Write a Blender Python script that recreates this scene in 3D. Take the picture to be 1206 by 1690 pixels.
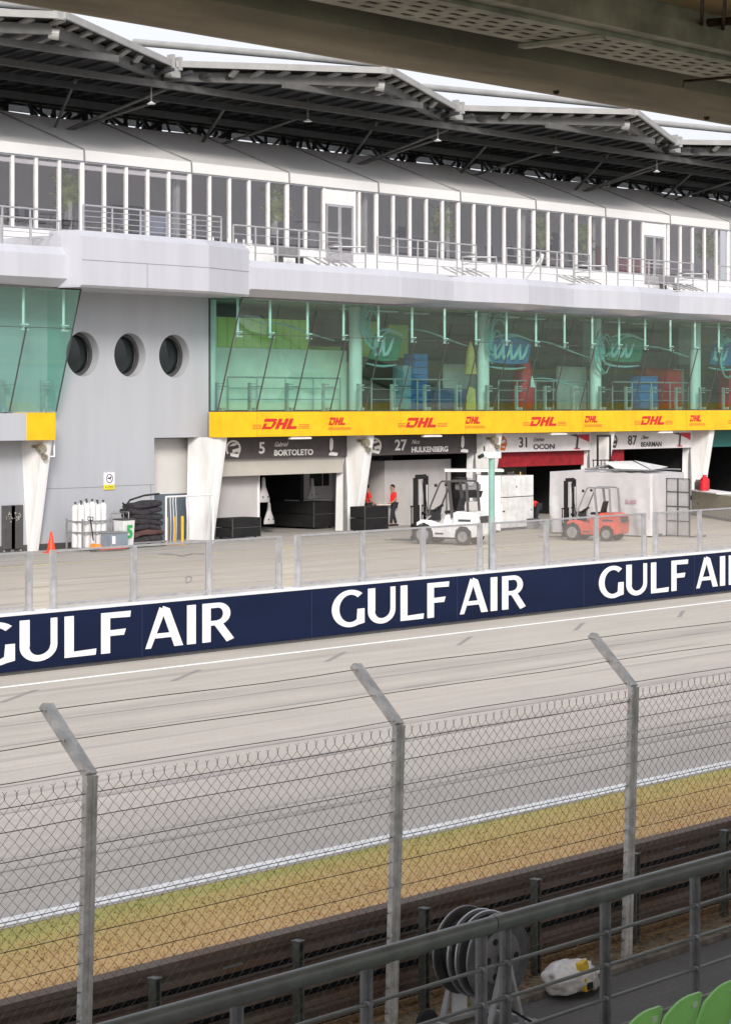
import bpy, bmesh, math, random
from mathutils import Vector, Matrix
random.seed(7)
R = math.radians
sc = bpy.context.scene
for o in list(bpy.data.objects): bpy.data.objects.remove(o)
C = sc.collection

# ---------------------------------------------------------------- camera, sky, sun
F, TH, H = 3930.0, R(50), 5.1          # focal length in photo pixels, heading from the facade normal, eye height
S_, C_ = math.sin(TH), math.cos(TH)
cam = bpy.data.cameras.new('camera'); co = bpy.data.objects.new('camera', cam); C.objects.link(co)
cam.sensor_width = 36; cam.lens = 36*F/1690; cam.shift_y = -177/1690
cam.clip_end = 3000; cam.clip_start = 0.1
co.location = (0, 0, H); co.rotation_euler = (R(90), 0, -TH)
sc.camera = co
SUN_EL, SUN_AZ = 26, 226
w = bpy.data.worlds.new("World"); sc.world = w; w.use_nodes = True
nt = w.node_tree; bg = nt.nodes['Background']
sky = nt.nodes.new('ShaderNodeTexSky'); sky.sky_type = 'NISHITA'; sky.sun_disc = False
sky.sun_elevation = R(SUN_EL); sky.sun_rotation = R(SUN_AZ); sky.dust_density = 6; sky.air_density = 1.0; sky.ozone_density = 1
hsv = nt.nodes.new('ShaderNodeHueSaturation'); hsv.inputs['Saturation'].default_value = 0.22; hsv.inputs['Value'].default_value = 1.0
nt.links.new(sky.outputs[0], hsv.inputs['Color'])
tcw = nt.nodes.new('ShaderNodeTexCoord'); cn = nt.nodes.new('ShaderNodeTexNoise'); cn.inputs['Scale'].default_value = 2.2; cn.inputs['Detail'].default_value = 5
cr = nt.nodes.new('ShaderNodeMapRange'); cr.inputs[1].default_value = .3; cr.inputs[2].default_value = .7; cr.inputs[3].default_value = .0; cr.inputs[4].default_value = 1
mxw = nt.nodes.new('ShaderNodeMix'); mxw.data_type = 'RGBA'
ovc = nt.nodes.new('ShaderNodeRGB'); ovc.outputs[0].default_value = (6.3, 6.4, 7.0, 1)
nt.links.new(tcw.outputs['Generated'], cn.inputs['Vector']); nt.links.new(cn.outputs[0], cr.inputs[0])
mulw = nt.nodes.new('ShaderNodeMath'); mulw.operation = 'MULTIPLY_ADD'; mulw.inputs[1].default_value = .35; mulw.inputs[2].default_value = .5
nt.links.new(cr.outputs[0], mulw.inputs[0]); nt.links.new(mulw.outputs[0], mxw.inputs[0])
nt.links.new(hsv.outputs[0], mxw.inputs[6]); nt.links.new(ovc.outputs[0], mxw.inputs[7]); nt.links.new(mxw.outputs[2], bg.inputs['Color'])
bg.inputs['Strength'].default_value = 0.1
sl = bpy.data.lights.new('sun', 'SUN'); sl.energy = 1.75; sl.angle = R(14); sl.color = (1, .93, .83)
so = bpy.data.objects.new('sun', sl); C.objects.link(so)
# sky azimuth: rotation 0 = +Y, clockwise from above
_d = Vector((math.sin(R(SUN_AZ))*math.cos(R(SUN_EL)), math.cos(R(SUN_AZ))*math.cos(R(SUN_EL)), math.sin(R(SUN_EL))))
so.rotation_euler = _d.to_track_quat('Z', 'Y').to_euler()
so.location = (40, 20, 60)
sc.view_settings.view_transform = 'Standard'; sc.view_settings.look = 'None'
sc.view_settings.exposure = 0.86; sc.view_settings.gamma = 1
sc.cycles.max_bounces = 8; sc.cycles.transparent_max_bounces = 24

# ---------------------------------------------------------------- survey helpers: a sight line of the photo met with a real plane
def XA(px, Y):
    r = (px-603)/F; return Y*(S_+r*C_)/(C_-r*S_)
def ZA(px, py, Y):
    X = XA(px, Y); return H-(py-668)*(X*S_+Y*C_)/F
def GP(px, py, z=0.0):
    """point at height z on the sight line (px, py)"""
    d = (H-z)*F/(py-668); l = (px-603)*d/F
    return Vector((d*S_+l*C_, d*C_-l*S_, z))

# ---------------------------------------------------------------- materials
MATS = {}
def mat(name, col, rough=.6, metal=0., var=.08, scale=3., bump=0., bscale=40., stretch=(1,1,1), col2=None, spec=.4, coat=0.):
    if name in MATS: return MATS[name]
    m = bpy.data.materials.new(name); m.use_nodes = True; t = m.node_tree; b = t.nodes['Principled BSDF']
    b.inputs['Roughness'].default_value = rough; b.inputs['Metallic'].default_value = metal
    b.inputs['Specular IOR Level'].default_value = spec; b.inputs['Coat Weight'].default_value = coat
    tc = t.nodes.new('ShaderNodeTexCoord'); mp = t.nodes.new('ShaderNodeMapping'); mp.inputs['Scale'].default_value = stretch
    t.links.new(tc.outputs['Object'], mp.inputs[0])
    n = t.nodes.new('ShaderNodeTexNoise'); n.inputs['Scale'].default_value = scale; n.inputs['Detail'].default_value = 6; n.inputs['Roughness'].default_value = .6
    t.links.new(mp.outputs[0], n.inputs['Vector'])
    mx = t.nodes.new('ShaderNodeMix'); mx.data_type = 'RGBA'
    c2 = col2 or tuple(max(0, x*(1-2.2*var)) for x in col)
    c1 = tuple(min(1, x*(1+var)) for x in col) if not col2 else col
    mx.inputs[6].default_value = (*c1, 1); mx.inputs[7].default_value = (*c2, 1)
    mr = t.nodes.new('ShaderNodeMapRange'); mr.inputs[1].default_value = .35; mr.inputs[2].default_value = .68
    t.links.new(n.outputs[0], mr.inputs[0]); t.links.new(mr.outputs[0], mx.inputs[0]); t.links.new(mx.outputs[2], b.inputs['Base Color'])
    if bump:
        n2 = t.nodes.new('ShaderNodeTexNoise'); n2.inputs['Scale'].default_value = bscale; n2.inputs['Detail'].default_value = 4
        bp = t.nodes.new('ShaderNodeBump'); bp.inputs['Strength'].default_value = bump; bp.inputs['Distance'].default_value = .02
        t.links.new(tc.outputs['Object'], n2.inputs['Vector']); t.links.new(n2.outputs[0], bp.inputs['Height']); t.links.new(bp.outputs[0], b.inputs['Normal'])
    MATS[name] = m; return m

def glass_mat(name, tint, gloss=.12, rough=.02):
    m = bpy.data.materials.new(name); m.use_nodes = True; t = m.node_tree
    for n in list(t.nodes): t.nodes.remove(n)
    out = t.nodes.new('ShaderNodeOutputMaterial'); tr = t.nodes.new('ShaderNodeBsdfTransparent'); gl = t.nodes.new('ShaderNodeBsdfGlossy')
    tr.inputs[0].default_value = (*tint, 1); gl.inputs['Roughness'].default_value = rough; gl.inputs[0].default_value = (.78, .97, .92, 1) if 'green' in name else (.95, .95, .95, 1)
    # Schlick reflectance from the angle of incidence, the same on both faces of a thin sheet
    g = t.nodes.new('ShaderNodeNewGeometry'); dt = t.nodes.new('ShaderNodeVectorMath'); dt.operation = 'DOT_PRODUCT'
    t.links.new(g.outputs['Incoming'], dt.inputs[0]); t.links.new(g.outputs['Normal'], dt.inputs[1])
    ab = t.nodes.new('ShaderNodeMath'); ab.operation = 'ABSOLUTE'; t.links.new(dt.outputs['Value'], ab.inputs[0])
    om = t.nodes.new('ShaderNodeMath'); om.operation = 'SUBTRACT'; om.inputs[0].default_value = 1; t.links.new(ab.outputs[0], om.inputs[1])
    pw_ = t.nodes.new('ShaderNodeMath'); pw_.operation = 'POWER'; pw_.inputs[1].default_value = 5; t.links.new(om.outputs[0], pw_.inputs[0])
    mm = t.nodes.new('ShaderNodeMath'); mm.operation = 'MULTIPLY_ADD'; mm.inputs[1].default_value = 1.0-gloss; mm.inputs[2].default_value = gloss; mm.use_clamp = True
    t.links.new(pw_.outputs[0], mm.inputs[0])
    mx = t.nodes.new('ShaderNodeMixShader'); t.links.new(mm.outputs[0], mx.inputs[0]); t.links.new(tr.outputs[0], mx.inputs[1]); t.links.new(gl.outputs[0], mx.inputs[2])
    t.links.new(mx.outputs[0], out.inputs[0]); MATS[name] = m; return m

M = dict(
 white=mat('white_paint', (.76,.76,.77), .5, var=.05, scale=1.5),
 tower=mat('tower_render', (.40,.415,.455), .7, var=.022, scale=1.2, bump=.05, stretch=(1.2,1.2,.12)),
 clad=mat('parapet_cladding', (.47,.48,.535), .5, var=.03, scale=1.3, stretch=(1.3,1.3,.18)),
 soffit=mat('soffit_grey', (.48,.48,.50), .7, var=.05),
 column=mat('column_white', (.66,.66,.67), .6, var=.07, scale=1.2, stretch=(2,2,.3)),
 yellow=mat('fascia_yellow', (.80,.465,.005), .5, var=.06, scale=1.5),
 red=mat('logo_red', (.55,.02,.015), .5, var=.05),
 tarp=mat('marquee_fabric', (.94,.94,.95), .6, var=.012, scale=.7),
 alu=mat('brushed_aluminium', (.55,.55,.57), .38, .65, var=.08, scale=4),
 galv=mat('galvanised_steel', (.64,.63,.61), .5, .2, var=.14, scale=9, bump=.05),
 darkrail=mat('dark_green_rail', (.13,.14,.13), .38, .0, var=.12, scale=5, spec=.6),
 wire=mat('weathered_wire', (.15,.13,.115), .55, .4, var=.2, scale=8),
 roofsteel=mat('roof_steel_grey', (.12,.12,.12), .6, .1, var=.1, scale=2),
 roofshaded=mat('roof_steel_shaded', (.034,.036,.040), .7, .0, var=.1, scale=2),  # rear steel darkened in its colour for the shade under the roof
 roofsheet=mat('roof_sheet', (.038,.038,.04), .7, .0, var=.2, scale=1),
 fascia=mat('roof_fascia', (.34,.34,.34), .5, .1, var=.07, scale=1.2),
 black=mat('black_plastic', (.015,.015,.017), .5, var=.2),
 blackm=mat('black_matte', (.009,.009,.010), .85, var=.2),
 rubber=mat('tyre_rubber', (.03,.03,.032), .8, var=.2, scale=9),
 graym=mat('mid_grey', (.22,.22,.23), .6),
 dgray=mat('dark_grey', (.07,.068,.07), .6),
 banner=mat('banner_dark', (.075,.066,.070), .6, var=.06),
 bannerw=mat('banner_white', (.76,.74,.78), .55, var=.04),
 bannerg=mat('banner_teal', (.01,.13,.12), .55, var=.05),
 letter=mat('letter_white', (.80,.80,.80), .5, var=.02),
 navy=mat('navy_banner', (.006,.012,.042), .7, spec=.15, var=.10, scale=.8, stretch=(.4,1,2)),
 concrete=mat('wall_concrete', (.40,.39,.37), .85, var=.12, scale=3, bump=.2),
 maroon=mat('dark_red_cloth', (.30,.010,.018), .7, var=.15),
 orange=mat('truck_orange_red', (.62,.10,.06), .45, var=.14, coat=.3),
 coneo=mat('cone_orange', (.80,.06,.02), .5, var=.05),
 fwhite=mat('truck_white', (.74,.74,.74), .45, var=.09, coat=.3),
 skin=mat('skin', (.35,.19,.13), .6, var=.05),
 shirt=mat('red_shirt', (.80,.03,.03), .8, var=.08, scale=9),
 trouser=mat('dark_trousers', (.02,.02,.025), .85, var=.1),
 hair=mat('dark_hair', (.01,.008,.007), .6, var=.1),
 tealpole=mat('teal_pole', (.22,.40,.35), .45, var=.08),
 seatg=mat('green_seat', (.26,.60,.16), .38, var=.06, scale=2, spec=.5),
 seatt=mat('turquoise_seat', (.22,.52,.45), .38, var=.06, scale=2),
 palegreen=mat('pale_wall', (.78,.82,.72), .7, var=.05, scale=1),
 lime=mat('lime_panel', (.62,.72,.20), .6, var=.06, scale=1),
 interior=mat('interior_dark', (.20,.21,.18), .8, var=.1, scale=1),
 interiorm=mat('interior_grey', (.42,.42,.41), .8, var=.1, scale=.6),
 bluebox=mat('blue_box', (.03,.14,.38), .5, var=.1),
 redbox=mat('red_cabinet', (.50,.01,.02), .5, var=.1),
 tent_in=mat('marquee_lining', (.80,.78,.78), .8, var=.06, scale=.5),
 palmleaf=mat('palm_leaf', (.26,.32,.09), .6, var=.3, scale=3),
 palmtrunk=mat('palm_trunk', (.10,.08,.04), .8, var=.3, scale=6),
 yel=mat('yellow_paint', (.75,.42,.02), .5, var=.08),
 cyl=mat('cylinder_white', (.62,.63,.64), .35, var=.05, coat=.2),
 mats=mat('dark_cloth', (.035,.032,.038), .9, var=.3, scale=6),
 greenp=mat('green_print', (.02,.35,.08), .5, var=.1),
 bluegray=mat('door_blue_grey', (.10,.13,.16), .6, var=.06),
 roomgray=mat('room_panel', (.45,.43,.43), .6, var=.05, scale=.8),
 beige=mat('roller_beige', (.46,.44,.40), .6, var=.04, scale=.8),
 bag=mat('bag_plastic', (.80,.77,.74), .35, var=.12, scale=9, bump=.3, bscale=12),
 beam=mat('grandstand_beam', (.50,.45,.36), .85, var=.22, scale=1.3, bump=.3, stretch=(.25,1,1)),
 soffitb=mat('grandstand_soffit', (.60,.45,.24), .85, var=.12, scale=.8, bump=.15, stretch=(.5,1,1)),
 tray=mat('cable_tray', (.50,.50,.42), .6, .1, var=.18, scale=3),
 rust=mat('rusty_pipe', (.07,.04,.025), .8, var=.3, scale=8),
 dirt=mat('brown_armco', (.19,.16,.135), .65, .05, col2=(.17,.10,.07), scale=3, stretch=(.4,1,2)),
 postd=mat('green_black_post', (.12,.13,.115), .55, .1, var=.2, scale=5),
 peach=mat('peach_table', (.7,.5,.4), .5),
)
M['glass'] = glass_mat('green_glass', (.62,.88,.81), .11)
M['glassgrey'] = glass_mat('grey_glass', (.86,.85,.86), .08)
M['clear'] = glass_mat('clear_screen', (.90,.90,.91), .035)
_t = M['clear'].node_tree; _o = next(n for n in _t.nodes if n.type == 'OUTPUT_MATERIAL'); _s = _o.inputs[0].links[0].from_socket    # scratched, dusty plastic
_df = _t.nodes.new('ShaderNodeBsdfDiffuse'); _df.inputs[0].default_value = (.62,.60,.58,1); _mx = _t.nodes.new('ShaderNodeMixShader'); _mx.inputs[0].default_value = .10
_t.links.new(_s, _mx.inputs[1]); _t.links.new(_df.outputs[0], _mx.inputs[2]); _t.links.new(_mx.outputs[0], _o.inputs[0])
M['mesh'] = glass_mat('fine_net', (.55,.56,.57), .03, .5)
M['silver'] = M['alu']
# thin fabric lets daylight through
_t = M['tarp'].node_tree; _b = _t.nodes['Principled BSDF']; _tl = _t.nodes.new('ShaderNodeBsdfTranslucent'); _tl.inputs[0].default_value = (.85,.84,.82,1)
_mx = _t.nodes.new('ShaderNodeMixShader'); _mx.inputs[0].default_value = .35; _t.links.new(_b.outputs[0], _mx.inputs[1]); _t.links.new(_tl.outputs[0], _mx.inputs[2]); _t.links.new(_mx.outputs[0], _t.nodes['Material Output'].inputs[0])

# ---------------------------------------------------------------- mesh builder and object helpers
class MB:
    def __init__(s): s.v = []; s.f = []
    def add(s, vs, fs):
        n = len(s.v); s.v += [Vector(p) for p in vs]; s.f += [tuple(i+n for i in f) for f in fs]; return s
    def box(s, x0, x1, y0, y1, z0, z1):
        return s.hexa([(x0,y0,z0),(x1,y0,z0),(x1,y1,z0),(x0,y1,z0),(x0,y0,z1),(x1,y0,z1),(x1,y1,z1),(x0,y1,z1)])
    def hexa(s, p):
        return s.add(p, [(0,3,2,1),(4,5,6,7),(0,1,5,4),(1,2,6,5),(2,3,7,6),(3,0,4,7)])
    def cbox(s, c, d): return s.box(c[0]-d[0]/2, c[0]+d[0]/2, c[1]-d[1]/2, c[1]+d[1]/2, c[2]-d[2]/2, c[2]+d[2]/2)
    def bar(s, p, q, w, h=None, up=(0,0,1)):
        h = h or w; p, q = Vector(p), Vector(q); d = (q-p).normalized(); u = Vector(up)
        if abs(d.dot(u)) > .98: u = Vector((0,1,0))
        a = d.cross(u).normalized()*w/2; b = a.cross(d).normalized()*h/2
        return s.hexa([p-a-b, p+a-b, q+a-b, q-a-b, p-a+b, p+a+b, q+a+b, q-a+b])
    def tube(s, p, q, r, n=8, r2=None, cap=True):
        return s.path([p, q], [r, r if r2 is None else r2], n, cap)
    def path(s, pts, rs, n=8, cap=True):
        pts = [Vector(p) for p in pts]
        if not isinstance(rs, (list, tuple)): rs = [rs]*len(pts)
        base = len(s.v); a = None
        for i, p in enumerate(pts):
            d = (pts[min(i+1, len(pts)-1)]-pts[max(i-1, 0)]).normalized()
            if a is None:
                u = Vector((0,0,1)) if abs(d.z) < .9 else Vector((1,0,0)); a = d.cross(u).normalized()
            else:
                a = (a-d*a.dot(d)).normalized()
            b = d.cross(a)
            for k in range(n):
                t = 2*math.pi*k/n; s.v.append(p+(a*math.cos(t)+b*math.sin(t))*rs[i])
        for i in range(len(pts)-1):
            for k in range(n):
                k2 = (k+1) % n; s.f.append((base+i*n+k, base+i*n+k2, base+(i+1)*n+k2, base+(i+1)*n+k))
        if cap:
            s.f.append(tuple(base+k for k in range(n))[::-1]); s.f.append(tuple(base+(len(pts)-1)*n+k for k in range(n)))
        return s
    def prism(s, poly, f, t):
        """poly: 2D outline; f maps (u, v, depth) to a point; t thickness"""
        n = len(poly)
        vs = [f(u, v, 0) for u, v in poly]+[f(u, v, t) for u, v in poly]
        fs = [tuple(range(n))[::-1], tuple(range(n, 2*n))]+[(i, (i+1) % n, n+(i+1) % n, n+i) for i in range(n)]
        return s.add(vs, fs)
    def strip(s, A, B, close=False):
        n = len(A); m = n if close else n-1
        return s.add(list(A)+list(B), [(i, (i+1) % n, n+(i+1) % n, n+i) for i in range(m)])
    def lathe(s, prof, c=(0,0,0), axis='z', n=20):
        c = Vector(c); base = len(s.v)
        for r, h in prof:
            for k in range(n):
                t = 2*math.pi*k/n; a, b = r*math.cos(t), r*math.sin(t)
                s.v.append(c+Vector({'z': (a, b, h), 'y': (a, h, b), 'x': (h, a, b)}[axis]))
        for i in range(len(prof)-1):
            for k in range(n):
                k2 = (k+1) % n; s.f.append((base+i*n+k, base+i*n+k2, base+(i+1)*n+k2, base+(i+1)*n+k))
        s.f.append(tuple(base+k for k in range(n))[::-1]); s.f.append(tuple(base+(len(prof)-1)*n+k for k in range(n)))
        return s
    def build(s, name, m, parent=None, smooth=False, bevel=0., local=False):
        me = bpy.data.meshes.new(name); off = Vector((0,0,0))
        if not local:
            p = parent
            if p is not None: off = p.get('_w') and Vector(p['_w']) or Vector((0,0,0))
            elif s.v:
                xs = [v.x for v in s.v]; ys = [v.y for v in s.v]; zs = [v.z for v in s.v]
                off = Vector(((min(xs)+max(xs))/2, (min(ys)+max(ys))/2, min(zs)))
        me.from_pydata([v-off for v in s.v], [], s.f); me.validate()
        bm = bmesh.new(); bm.from_mesh(me); bmesh.ops.recalc_face_normals(bm, faces=bm.faces[:]); bm.to_mesh(me); bm.free()
        if smooth:
            for p_ in me.polygons: p_.use_smooth = True
        o = bpy.data.objects.new(name, me); C.objects.link(o)
        me.materials.append(M[m] if isinstance(m, str) else m)
        if parent is not None:
            o.parent = parent; o['_w'] = tuple(off)
        else:
            o.location = off; o['_w'] = tuple(off)
        if smooth:
            try: me.set_sharp_from_angle(angle=R(40))
            except Exception: pass
        if bevel:
            b = o.modifiers.new('bevel', 'BEVEL'); b.width = bevel; b.segments = 2; b.limit_method = 'ANGLE'; b.angle_limit = R(40)
        return o

def tag(o, label, cat, group=None):
    o['label'] = label; o['category'] = cat
    if group: o['group'] = group
    return o
def thing(name, label, cat, loc=(0,0,0), rz=0., group=None, sc_=1.):
    o = bpy.data.objects.new(name, None); C.objects.link(o); o.empty_display_size = .2
    o.location = loc; o.rotation_euler = (0, 0, rz); o.scale = (sc_,)*3
    if rz == 0 and sc_ == 1.: o['_w'] = tuple(loc)
    return tag(o, label, cat, group)
def struct(o, kind='structure'):
    o['kind'] = kind; return o
def copy_tree(o, loc=None, rz=None, label=None, parent=None, scale=None):
    c = o.copy(); C.objects.link(c); c.parent = parent
    if loc is not None: c.location = loc
    if rz is not None: c.rotation_euler = (0, 0, rz)
    if scale is not None: c.scale = (scale,)*3
    if label: c['label'] = label
    for ch in list(o.children): copy_tree(ch, parent=c)
    return c

def glyphs(mb, text, f, size, sx=1., bold=.0, t=.012, shear=0., align='CENTER', sp=1.):
    """lettering as real thin relief; f maps (u, v, depth) to a point"""
    cu = bpy.data.curves.new('lettering', 'FONT'); cu.body = text; cu.size = size; cu.offset = bold; cu.extrude = t/2; cu.shear = shear
    cu.align_x = align; cu.space_character = sp; cu.resolution_u = 3
    o = bpy.data.objects.new('lettering_tmp', cu); C.objects.link(o)
    dg = bpy.context.evaluated_depsgraph_get(); me = bpy.data.meshes.new_from_object(o.evaluated_get(dg))
    mb.add([f(v.co.x*sx, v.co.y, v.co.z+t/2) for v in me.vertices], [tuple(p.vertices) for p in me.polygons])
    bpy.data.objects.remove(o); bpy.data.meshes.remove(me); bpy.data.curves.remove(cu)
    return mb
# ---------------------------------------------------------------- ground materials
def ground_mat(name, ramp, y0, y1, streak=.12, fine=.08, rough=.9, extra=None, spots=None):
    m = bpy.data.materials.new(name); m.use_nodes = True; t = m.node_tree; b = t.nodes['Principled BSDF']; b.inputs['Roughness'].default_value = rough
    b.inputs['Specular IOR Level'].default_value = .25
    g = t.nodes.new('ShaderNodeNewGeometry'); sp = t.nodes.new('ShaderNodeSeparateXYZ'); t.links.new(g.outputs['Position'], sp.inputs[0])
    n0 = t.nodes.new('ShaderNodeTexNoise'); mp = t.nodes.new('ShaderNodeMapping'); mp.inputs['Scale'].default_value = (.05, .8, 1)
    t.links.new(g.outputs['Position'], mp.inputs[0]); t.links.new(mp.outputs[0], n0.inputs['Vector']); n0.inputs['Scale'].default_value = 1.0; n0.inputs['Detail'].default_value = 6
    n0.inputs['Roughness'].default_value = .65
    ad = t.nodes.new('ShaderNodeMath'); ad.operation = 'MULTIPLY_ADD'; ad.inputs[1].default_value = 2.2; t.links.new(n0.outputs[0], ad.inputs[0]); t.links.new(sp.outputs['Y'], ad.inputs[2])
    mr = t.nodes.new('ShaderNodeMapRange'); mr.inputs[1].default_value = y0+1.1; mr.inputs[2].default_value = y1+1.1; t.links.new(ad.outputs[0], mr.inputs[0])
    cr = t.nodes.new('ShaderNodeValToRGB'); t.links.new(mr.outputs[0], cr.inputs[0])
    el = cr.color_ramp.elements
    while len(el) < len(ramp): el.new(.5)
    for e, (p, c) in zip(el, ramp): e.position = p; e.color = (*c, 1)
    # streaks of tyre rubber and weather along the road, blotches, fine grain
    def noise(sc3, scale, det):
        mp = t.nodes.new('ShaderNodeMapping'); mp.inputs['Scale'].default_value = sc3; n = t.nodes.new('ShaderNodeTexNoise')
        n.inputs['Scale'].default_value = scale; n.inputs['Detail'].default_value = det; n.inputs['Roughness'].default_value = .7
        t.links.new(g.outputs['Position'], mp.inputs[0]); t.links.new(mp.outputs[0], n.inputs['Vector']); return n
    cur = cr.outputs[0]
    for n, amt in ((noise((.06, 1.6, 1), 1.0, 6), streak), (noise((.35, .5, 1), 1.2, 5), streak*.6), (noise((1, 1, 1), 28, 3), fine)):
        r = t.nodes.new('ShaderNodeMapRange'); r.inputs[1].default_value = .3; r.inputs[2].default_value = .7; r.inputs[3].default_value = 1-amt; r.inputs[4].default_value = 1+amt
        t.links.new(n.outputs[0], r.inputs[0])
        mx = t.nodes.new('ShaderNodeMix'); mx.data_type = 'RGBA'; mx.blend_type = 'MULTIPLY'; mx.inputs[0].default_value = 1
        t.links.new(cur, mx.inputs[6]); t.links.new(r.outputs[0], mx.inputs[7]); cur = mx.outputs[2]
    if spots:   # dark skid marks: thin long noise threshold
        n = noise(spots[0], spots[1], 4); r = t.nodes.new('ShaderNodeMapRange'); r.inputs[1].default_value = spots[2]; r.inputs[2].default_value = spots[2]+.06
        t.links.new(n.outputs[0], r.inputs[0]); mx = t.nodes.new('ShaderNodeMix'); mx.data_type = 'RGBA'
        sc2 = t.nodes.new('ShaderNodeMath'); sc2.operation = 'MULTIPLY'; sc2.inputs[1].default_value = spots[4]; t.links.new(r.outputs[0], sc2.inputs[0]); t.links.new(sc2.outputs[0], mx.inputs[0])
        t.links.new(cur, mx.inputs[6]); mx.inputs[7].default_value = (*spots[3], 1); cur = mx.outputs[2]
    t.links.new(cur, b.inputs['Base Color'])
    n2 = noise((1,1,1), 60, 3); bp = t.nodes.new('ShaderNodeBump'); bp.inputs['Strength'].default_value = .25; bp.inputs['Distance'].default_value = .01
    t.links.new(n2.outputs[0], bp.inputs['Height']); t.links.new(bp.outputs[0], b.inputs['Normal'])
    MATS[name] = m; return m
M['track'] = ground_mat('track_asphalt', [(0,(.48,.44,.40)),(.30,(.48,.44,.40)),(.46,(.45,.412,.372)),(.58,(.445,.41,.365)),(.66,(.385,.358,.325)),(.75,(.435,.405,.36)),(1,(.44,.41,.365))], 17.5, 34.1,
                        streak=.10, fine=.13, spots=((.02,2.6,1), 1.0, .57, (.25,.235,.225), .5))
M['pit'] = ground_mat('pit_concrete', [(0,(.48,.43,.365)),(.35,(.52,.465,.385)),(.6,(.50,.45,.38)),(.8,(.43,.395,.345)),(1,(.36,.345,.32))], 34.1, 62.3,
                      streak=.16, spots=((.05,1.2,1), 1.3, .58, (.19,.18,.17), .6))
M['verge'] = ground_mat('dry_grass_ground', [(0,(.42,.26,.12)),(.15,(.57,.355,.17)),(.50,(.61,.39,.185)),(.84,(.57,.40,.16)),(.94,(.50,.405,.14)),(.98,(.42,.395,.12)),(1,(.44,.40,.13))], 12.5, 17.55, streak=.12, fine=.16)
M['earth'] = ground_mat('far_grass', [(0,(.10,.12,.04)),(1,(.10,.13,.05))], -500, 500, streak=.2, fine=.2)
M['walk'] = ground_mat('walkway_asphalt', [(0,(.13,.125,.12)),(1,(.12,.115,.11))], 9, 12, streak=.12, fine=.15)
M['leaf'] = ground_mat('leaf_litter', [(0,(.34,.28,.20)),(1,(.26,.21,.14))], 12, 12.9, streak=.3, fine=.4)

def sheet(name, x0, x1, y0, y1, z, m):
    o = MB().add([(x0,y0,z),(x1,y0,z),(x1,y1,z),(x0,y1,z)], [(0,1,2,3)]).build(name, m); return struct(o)
sheet('ground', -1500, 1500, -300, 2500, -.03, 'earth')
sheet('race_track', -60, 260, 17.6, 34.2, -.004, 'track')
sheet('pit_lane', -60, 260, 34.2, 90, 0.0, 'pit')
sheet('grass_verge', -60, 260, 12.6, 17.62, -.008, 'verge')
sheet('leaf_strewn_strip', -60, 260, 12.06, 12.6, -.012, 'leaf')
sheet('walkway', -60, 260, 9.55, 12.0, -.004, 'walk')
struct(MB().box(-60, 260, 12.0, 12.06, -.03, .05).build('walkway_kerb', mat('dirty_kerb', (.22,.19,.16), .9, var=.25, scale=6)))
struct(MB().box(-60, 260, -14, 9.6, -.03, .28).build('grandstand_tier', 'walk'))
M['linew'] = mat('line_paint', (.90,.90,.88), .7, var=.08, scale=5)
M['liney'] = mat('yellow_line_paint', (.75,.62,.22), .8, var=.2, scale=2)
M['mark'] = mat('tyre_mark', (.27,.25,.24), .9, var=.1)
sheet('track_edge_line', -60, 260, 17.68, 17.96, .0, 'linew')
sheet('wall_side_line', -60, 260, 32.55, 32.72, .0, 'linew')
sheet('pit_yellow_line', -60, 260, 56.5, 56.66, .004, 'liney')
sheet('pit_box_line', 64, 120, 50.6, 50.72, .004, 'liney')
for i, px in enumerate((20, 298, 546, 760, 950, 1119)):
    X = XA(px, 31.4)
    o = MB().add([(X-.7,31.0,.0),(X-.50,31.0,.0),(X+1.1,31.9,.0),(X+.9,31.9,.0)], [(0,1,2,3)]).build('track_joint_mark', 'mark'); struct(o)

M['skid'] = mat('rubber_streak', (.40,.37,.345), .9, var=.12, scale=1.5, stretch=(.3,2,1))
for i, (x0, x1, y0, y1, w_) in enumerate(((15,48,22.4,22.9,.22),(20,70,23.9,23.6,.24),(17,44,26.8,27.5,.16),(28,75,20.6,21.5,.20),(24,60,28.9,28.4,.14),(16,40,20.0,19.6,.18))):
    v = []; n = 24
    for k in range(n+1):
        u = k/n; ww = w_*min(1, 4*u, 4*(1-u))/2+.004; y = y0+(y1-y0)*u+.25*math.sin(u*3+i); v += [(x0+(x1-x0)*u, y-ww, .0015), (x0+(x1-x0)*u, y+ww, .0015)]
    struct(MB().add(v, [(2*k, 2*k+2, 2*k+3, 2*k+1) for k in range(n)]).build('tyre_streak', 'skid'))

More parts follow.
